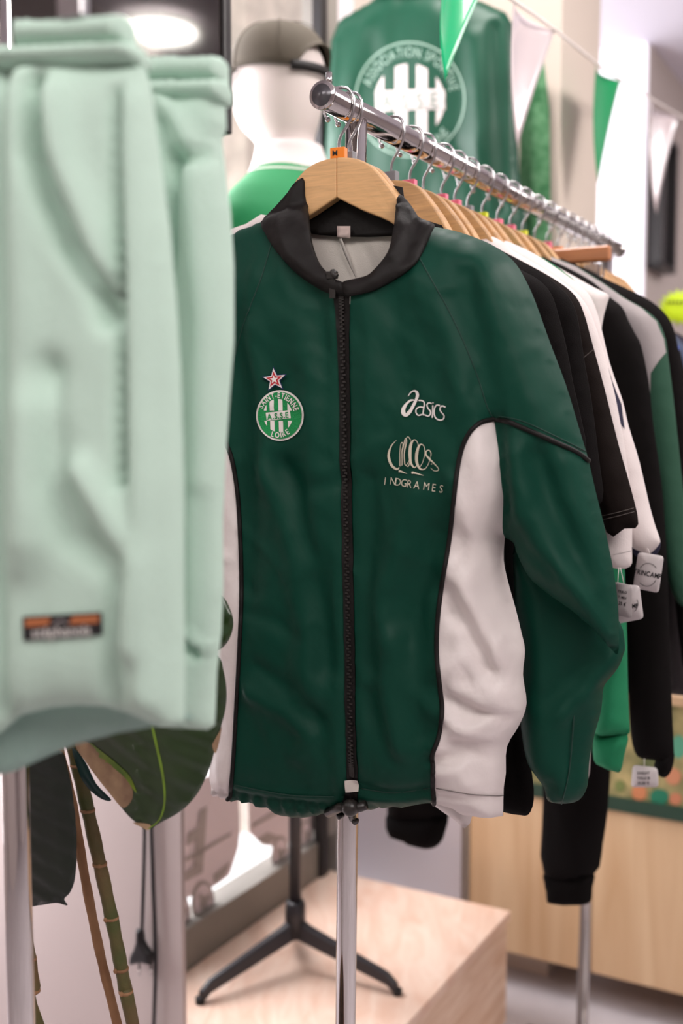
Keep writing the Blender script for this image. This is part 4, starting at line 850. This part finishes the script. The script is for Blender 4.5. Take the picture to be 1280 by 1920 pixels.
# cap
CAPM = mat('olive_cotton_cap', (72, 64, 52), .85, bump=.2, bscale=400)
cp = thing('baseball_cap', 'olive brown baseball cap with black strap on the white mannequin head', 'cap', (mx0+FW.x*ho, my0+FW.y*ho, zof(150)))
n = 48; vs, fs = [], []; zb = zof(140); zt2 = zof(40); rings = 14
cc = Vector((mx0, my0, 0))+FW*ho
for i in range(rings+1):
    t = i/rings; a = t*math.pi/2
    for k in range(n):
        b = 2*math.pi*k/n; rad = math.cos(a)**.75; fx = math.cos(b); zz = zb+(zt2-zb)*math.sin(a)**.9-(-.008*(1-t)*fx)
        zlow = 0
        if fx < -.78: zz = max(zz, zb+.042*math.sqrt(max(0, 1-((math.sin(b))/.62)**2))*1.0)
        vs.append(cc+FW*(fx*.098*rad*(1-.03*math.cos(3*b)))+SA*(math.sin(b)*.086*rad)+Vector((0, 0, zz)))
for i in range(rings):
    for k in range(n): fs.append((i*n+k, i*n+(k+1) % n, (i+1)*n+(k+1) % n, (i+1)*n+k))
crn = obj('crown', vs, fs, CAPM, cp); sd = crn.modifiers.new('s', 'SOLIDIFY'); sd.thickness = .002; sd.offset = 1
MB().ball(cc+Vector((0, 0, zt2+.002)), .007, 6, (1, 1, .5)).build('top_button', CAPM, cp)
vs, fs = [], []
for i in range(25):
    b = -1.15+2.3*i/24
    for j in range(7):
        r = j/6; ext = .068*r*math.cos(b*.95)**.6; vs.append(cc+FW*(math.cos(b)*.098+ext)+SA*(math.sin(b)*.088)+Vector((0, 0, zb+.006-.012*r-.018*math.sin(b)**2*(.4+r))))
for i in range(24):
    for j in range(6): fs.append((i*7+j, (i+1)*7+j, (i+1)*7+j+1, i*7+j+1))
br_ = obj('brim', vs, fs, CAPM, cp); br_.modifiers.new('s', 'SOLIDIFY').thickness = .003
m_ = MB(); P = [cc+FW*(math.cos(b)*.1)+SA*(math.sin(b)*.088)+Vector((0, 0, zb-.005)) for b in np.linspace(math.pi-.85, math.pi+.85, 14)]
vs = []
for p in P: vs += [p+Vector((0, 0, .008)), p-Vector((0, 0, .008))]
so = obj('strap', vs, [(2*i, 2*i+2, 2*i+3, 2*i+1) for i in range(13)], BLACK, cp); so.modifiers.new('s', 'SOLIDIFY').thickness = .004
for bb in (1.05, 2.1, -1.05, -2.1, 0.0, math.pi*.98):
    pt = [cc+FW*(math.cos(bb)*.0995*math.cos(a)**.75)+SA*(math.sin(bb)*.0875*math.cos(a)**.75)+Vector((0, 0, zb+(zt2-zb)*math.sin(a)**.9+.002)) for a in np.linspace(.05 if bb < 3 else .8, 1.5, 12)]
    MB().tube(pt, .0009, 6).build('panel_seam', mat('cap_seam', (74, 66, 54), .9), cp)
# ------------------------------------------------------------------ mint shorts in front
def shorts(u_plane, label, parts, root_loc):
    r = thing('mint_shorts', label, 'shorts', root_loc, 'mint shorts on the near rack')
    return r
PS1 = Plane(at(160, 700, .74), Vector((.97, -.24, 0))); PS2 = Plane(at(350, 700, .84), Vector((.97, -.24, 0)))
k1 = 1/2700.
def FM(pl, l, wd, a): return (pl.pts(l), wd*k1, a*1.45)
r1 = thing('mint_shorts', 'mint green shorts with a black name label, blurred at the left edge', 'shorts', PS1.P(0, 1.02), 'mint shorts on the near rack')
A1 = [(-160, 130), (0, 118), (270, 122), (284, 170), (292, 240), (304, 330), (318, 430), (330, 560), (338, 700), (344, 900), (345, 1100), (346, 1250), (345, 1364), (320, 1362), (280, 1352), (240, 1336), (200, 1324), (150, 1321), (100, 1325), (40, 1340), (0, 1375), (-60, 1400), (-160, 1410)]
fm1 = Field(PS1.pts(A1), .020, .04, [
 FM(PS1, [(60, 160), (60, 400), (75, 700), (70, 1050)], 34, .004), FM(PS1, [(92, 170), (94, 300), (125, 395), (155, 470), (205, 540), (225, 600)], 18, -.016), FM(PS1, [(120, 190), (150, 330), (200, 450), (215, 520)], 26, .007), FM(PS1, [(238, 190), (240, 330), (246, 480), (250, 700), (252, 900)], 8, -.011), FM(PS1, [(262, 200), (275, 500), (290, 900), (295, 1300)], 20, .006),
 FM(PS1, [(30, 130), (20, 500), (10, 900), (20, 1330)], 22, -.010), FM(PS1, [(120, 700), (130, 900), (165, 1000), (240, 1050)], 30, -.008), FM(PS1, [(100, 780), (90, 1000)], 50, .007), FM(PS1, [(180, 880), (230, 960), (270, 1050), (262, 1200)], 26, .008), FM(PS1, [(245, 1090), (238, 1200), (230, 1310)], 18, -.009)], [(14, 6, .005, 2.), (50, 20, .0015, 8.)])
puff('body', PS1, PS1.pts(A1), MINT, r1, h=.006, fld=fm1, T=.02)
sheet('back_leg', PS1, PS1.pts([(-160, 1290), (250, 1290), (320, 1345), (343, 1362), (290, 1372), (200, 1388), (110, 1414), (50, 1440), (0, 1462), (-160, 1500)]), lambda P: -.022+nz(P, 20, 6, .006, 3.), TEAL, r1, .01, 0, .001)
def gath(fr, amp, fld=None): return lambda P: amp*np.sin(np.asarray(P)[:, 0]*fr+2*np.sin(np.asarray(P)[:, 0]*60))
class WB(Field):
    def __call__(self, P): return Field.__call__(self, P)+.0013*np.sin(np.asarray(P)[:, 0]*900+2*np.sin(np.asarray(P)[:, 0]*70))
def band(pl, root, top, low):
    f1 = WB(pl.pts(top), .018, .012); puff('waistband', pl, pl.pts(top), MINT, root, h=.0035, fld=f1, T=.018)
    f2 = WB(pl.pts(low), .022, .012); puff('waistband', pl, pl.pts(low), MINT, root, h=.0035, fld=f2, T=.022)
band(PS1, r1, [(36, 42), (140, 40), (236, 32), (248, 44), (252, 92), (140, 98), (36, 100)], [(-160, 95), (0, 92), (140, 88), (255, 82), (272, 96), (276, 128), (140, 138), (0, 140), (-160, 140)])
lb = decal('name_label', PS1, [[(46, 1155), (195, 1146), (196, 1188), (48, 1200)]], fm1, mat('label_black', (24, 20, 24), .6), r1, .003); lb['label'] = 'black woven name label with orange strip'
decal('label_strip', PS1, [[(52, 1159), (100, 1156), (96, 1171), (52, 1174)], [(140, 1154), (190, 1151), (190, 1166), (134, 1169)]], fm1, mat('label_orange', (176, 104, 62), .6), lb, .0036)
strokes('label_emblem', PS1, [([(104, 1171), (118, 1160), (132, 1169)], 3)], fm1, COT_GR, lb, .0036)
lettering('label_text', PS1, 'stéphanois', line_place((121, 1191), math.radians(-3.5)), 28, fm1, mat('label_grey', (206, 202, 198), .6), lb, .02, .9, .05, .0042)
r2 = thing('mint_shorts', 'second pair of mint green shorts, half behind the labelled pair', 'shorts', PS2.P(0, 1.02), 'mint shorts on the near rack')
B1 = [(200, 160), (420, 160), (424, 240), (416, 262), (420, 300), (432, 400), (438, 500), (438, 640), (430, 740), (422, 860), (417, 980), (418, 1100), (414, 1190), (406, 1260), (402, 1360), (390, 1368), (340, 1364), (250, 1360), (220, 1300), (210, 800)]
fm2 = Field(PS2.pts(B1), .018, .035, [FM(PS2, [(345, 300), (338, 400), (332, 560), (336, 800)], 14, -.012), FM(PS2, [(390, 300), (360, 310), (345, 340)], 10, -.006), FM(PS2, [(375, 340), (395, 600), (390, 900)], 24, .006), FM(PS2, [(345, 860), (350, 1100), (345, 1200)], 12, -.008), FM(PS2, [(345, 1190), (375, 1215)], 10, -.010), FM(PS2, [(355, 1180), (400, 1215)], 8, .006), FM(PS2, [(310, 190), (350, 240), (370, 280)], 14, .006), FM(PS2, [(320, 240), (330, 300)], 10, -.005)], [(14, 6, .005, 12.), (50, 20, .0015, 18.)])
puff('body', PS2, PS2.pts(B1), MINT, r2, h=.006, fld=fm2, T=.018)
band(PS2, r2, [(268, 110), (340, 108), (414, 108), (425, 118), (427, 160), (268, 165)], [(268, 156), (340, 153), (427, 152), (430, 162), (430, 184), (424, 198), (268, 202)])
def shorts_hanger(pl, x0, x1, y, label):
    h = thing('clip_hanger', label, 'hanger', pl.P(*pl.sz((x0+x1)/2, y)), 'chrome clip hangers of the mint shorts')
    z = pl.sz(x0, y)[1]
    MB().tube([pl.P(pl.sz(x0-40, y)[0], z+.05), pl.P(pl.sz(x1+10, y)[0], z+.05)], .003, 10).build('bar', CHROME, h)
    for x in (x0, x1):
        s = pl.sz(x, y)[0]; m_ = MB().box(pl.P(s, z+.006, .012), (pl.S, pl.N, Z), (.009, .006, .010)); m_.box(pl.P(s, z+.026, .008), (pl.S, pl.N, Z), (.003, .003, .022)); m_.build('clip', WIRE, h, smooth=False, bevel=.002)
    sm_ = pl.sz((x0+x1)/2, y)[0]; MB().tube([pl.P(sm_, z+.05), pl.P(sm_, z+.12)], .002, 8).build('hook', CHROME, h)
shorts_hanger(PS1, 154, -60, 38, 'chrome clip hanger gripping the labelled mint shorts')
# near rack upright
pA = at(16, 900, .99); nr = thing('clothes_rack', 'second chrome clothes rack, its upright blurred at the left edge', 'clothes rack', (pA.x, pA.y, 0))
MB().tube([(pA.x, pA.y, 0.02), (pA.x, pA.y, 1.72)], .0125, 24).build('upright', CHROME, nr)
bd = Vector((.3, -1, 0)).normalized()
MB().tube([Vector((pA.x, pA.y, 1.72))+bd*.0, Vector((pA.x, pA.y, 1.72))+bd*.5+Vector((.0, 0, 0))], .0125, 24).build('rail', CHROME, nr)
MB().tube([(pA.x-.2, pA.y, .013), (pA.x+.2, pA.y, .013)], .0125, 16).build('foot_bar', CHROME, nr)
# ------------------------------------------------------------------ rubber plant
ptl = at(245, 1915, 1.16); pot_c = Vector((ptl.x+.03, ptl.y+.04, 0))
plant = thing('rubber_plant', 'tall potted rubber plant with broad dark leaves behind the mint shorts', 'plant', pot_c)
m_ = MB(); m_.tube([pot_c+Vector((0, 0, .0)), pot_c+Vector((0, 0, .02)), pot_c+Vector((0, 0, .30)), pot_c+Vector((0, 0, .31))], [.10, .11, .15, .15], 32); m_.build('pot', mat('terracotta', (170, 96, 66), .8), plant)
MB().tube([pot_c+Vector((0, 0, .30)), pot_c+Vector((0, 0, .314))], .14, 24).build('soil', mat('soil', (50, 36, 28), 1.), plant)
def stemline(L, Y): return [at(x, y, Y+(0)) for x, y in L]
BARK = mat('green_brown_bark', (110, 84, 52), .6, rgb2=(74, 78, 34), vscale=16, bump=.6, bscale=90); STAKE = mat('brown_bark', (166, 124, 88), .7, rgb2=(134, 94, 62), vscale=20, bump=.5, bscale=90)
def stem(L, Y, r, m, knots=True):
    P = [Vector(q) for q in smoothline([tuple(p) for p in stemline(L, Y)]+[tuple(pot_c+Vector((random.uniform(-.05, .05), random.uniform(-.03, .03), .3)))], 6)]
    o = MB().tube(P, [r*(1+.06*math.sin(i*1.7)) for i in range(len(P))], 14).build('stem', m, plant)
    if knots:
        for i in range(3, len(P)-8, 5):
            k_m = MB(); q = P[i]; k_m.ball(q+Vector((random.uniform(-1, 1)*r*.8, -r*.75, 0)), r*.38, 6); k_m.tube([q-Vector((0, 0, .0015)), q+Vector((0, 0, .0015))], r*1.1, 14); k_m.build('leaf_scar', STAKE, o)
    return o
stem([(118, 1330), (138, 1405), (160, 1500), (187, 1620), (213, 1740), (234, 1850), (250, 1925)], 1.14, .0072, BARK)
stem([(95, 1330), (113, 1415), (136, 1510), (160, 1650), (188, 1790), (222, 1930)], 1.17, .0052, STAKE, False)
stem([(36, 1680), (52, 1770), (64, 1850), (73, 1925)], 1.14, .0065, BARK)
LEAF = mat('dark_rubber_leaf', (26, 44, 22), .28, rgb2=(40, 64, 20), vscale=7, coat=.3); LEAF2 = mat('blackish_leaf', (22, 30, 24), .35, rgb2=(30, 42, 30), vscale=6); RIB = mat('leaf_rib', (104, 132, 34), .5); DEAD = mat('dry_leaf_brown', (172, 142, 110), .8, rgb2=(120, 92, 72), vscale=26); YG = mat('yellow_green_edge', (120, 140, 24), .5, rgb2=(70, 100, 20), vscale=30)
def leaf(outline, rib, Y, m, bend=.03, ribm=RIB, extra=(), lab=None, tilt=(.5, -1)):
    c = at(outline[0][0], outline[0][1], Y); pl = Plane(c, Vector((1, -.15, 0)))
    ol = smoothline(outline, 4, True); RL = pl.pts(rib)
    fld = lambda P: -bend*np.clip(segdist(P, RL)/.08, 0, 1.5)**1.5+foldsum(P, [(RL, .004, -.002)])+.0012*np.sin(np.asarray(P)[:, 1]*260+np.asarray(P)[:, 0]*120)
    o = sheet('leaf', pl, onf(pl, ol, fld), fld, m, plant, .006, 0, .0009)
    if ribm: strokes('midrib', pl, [(smoothline(rib, 6), [6, 5, 2])], fld, ribm, o, .0008)
    for (pol, mm, nm) in extra: decal(nm, pl, [smoothline(pol, 4, True)], fld, mm, o, .0006, .005)
    return o
leaf([(120, 1350), (170, 1420), (200, 1470), (232, 1520), (262, 1548), (277, 1556), (300, 1543), (340, 1520), (370, 1488), (392, 1442), (404, 1400), (414, 1362), (423, 1325), (424, 1290), (418, 1255), (405, 1225), (330, 1150), (220, 1180), (150, 1260)], [(240, 1180), (276, 1320), (292, 1390), (305, 1450), (309, 1500), (300, 1535), (278, 1554)], 1.06, LEAF, .035, RIB,
     [([(140, 1396), (165, 1392), (188, 1415), (215, 1440), (238, 1462), (249, 1482), (246, 1502), (230, 1514), (208, 1490), (178, 1452)], DEAD, 'dry_patch'), ([(402, 1388), (411, 1372), (416, 1362), (411, 1392), (404, 1412), (398, 1398)], DEAD, 'dry_patch'), ([(250, 1542), (280, 1545), (282, 1552), (277, 1556), (264, 1550)], DEAD, 'dry_patch'), ([(168, 1392), (190, 1408), (220, 1432), (244, 1456), (256, 1484), (250, 1480), (232, 1455), (205, 1436), (184, 1418)], YG, 'yellowed_edge')])
leaf([(44, 1430), (110, 1408), (126, 1440), (137, 1500), (143, 1570), (141, 1640), (132, 1672), (120, 1686), (126, 1698), (105, 1693), (70, 1698), (40, 1694), (10, 1600), (15, 1480)], [(60, 1420), (80, 1520), (98, 1620), (122, 1694)], 1.10, LEAF2, .03, None)
leaf([(340, 1130), (390, 1110), (415, 1116), (430, 1140), (437, 1168), (431, 1195), (415, 1216), (380, 1230), (340, 1210)], [(345, 1170), (400, 1168), (434, 1168)], 1.10, LEAF, .02, None)
leaf([(135, 1402), (160, 1430), (180, 1470), (208, 1500), (190, 1498), (165, 1478), (148, 1450)], [(138, 1405), (170, 1455), (206, 1499)], 1.13, mat('blue_green_leaf', (20, 52, 50), .4), .01, None)
# ------------------------------------------------------------------ cables on the left wall
CB = mat('black_cable', (18, 16, 18), .5)
def wl(x, y, off=.008):
    d = ray(x, y); q = CU*(1.455-off); t = (q-O_).dot(CU)/d.dot(CU); return O_+d*t
cb = thing('power_cable', 'black cable ending in a hanging flat two-pin plug on the white wall', 'cable', wl(268, 1830))
MB().tube([Vector(q) for q in smoothline([tuple(wl(*p)) for p in ((276, 1380), (272, 1480), (271, 1560), (269, 1650), (266, 1742))], 6)], .0032, 10).build('cord', CB, cb)
pwl = Plane(CU*1.445, CV)
puff('plug', pwl, pwl.pts([(261, 1738), (272, 1738), (274, 1762), (282, 1776), (289, 1784), (289, 1806), (268, 1802), (249, 1806), (249, 1788), (256, 1776), (261, 1760)]), CB, cb, .008, .008, None, (), (), .006, .004)
for x in (261, 283): MB().tube([wl(x, 1802, .016), wl(x, 1818, .016)], .0018, 8).build('plug_sleeve', CB, cb); MB().tube([wl(x, 1818, .016), wl(x, 1829, .016)], .0017, 8).build('plug_pin', CHROME, cb)
c2 = MB().tube([Vector(q) for q in smoothline([tuple(wl(*p)) for p in ((280, 1380), (282, 1500), (286, 1640), (290, 1740), (291, 1830), (287, 1960), (285, 2100))], 6)], [.0034]*37, 10).build('power_cable', CB)
tag(c2, 'long black cable running down the white wall right of the plug', 'cable')
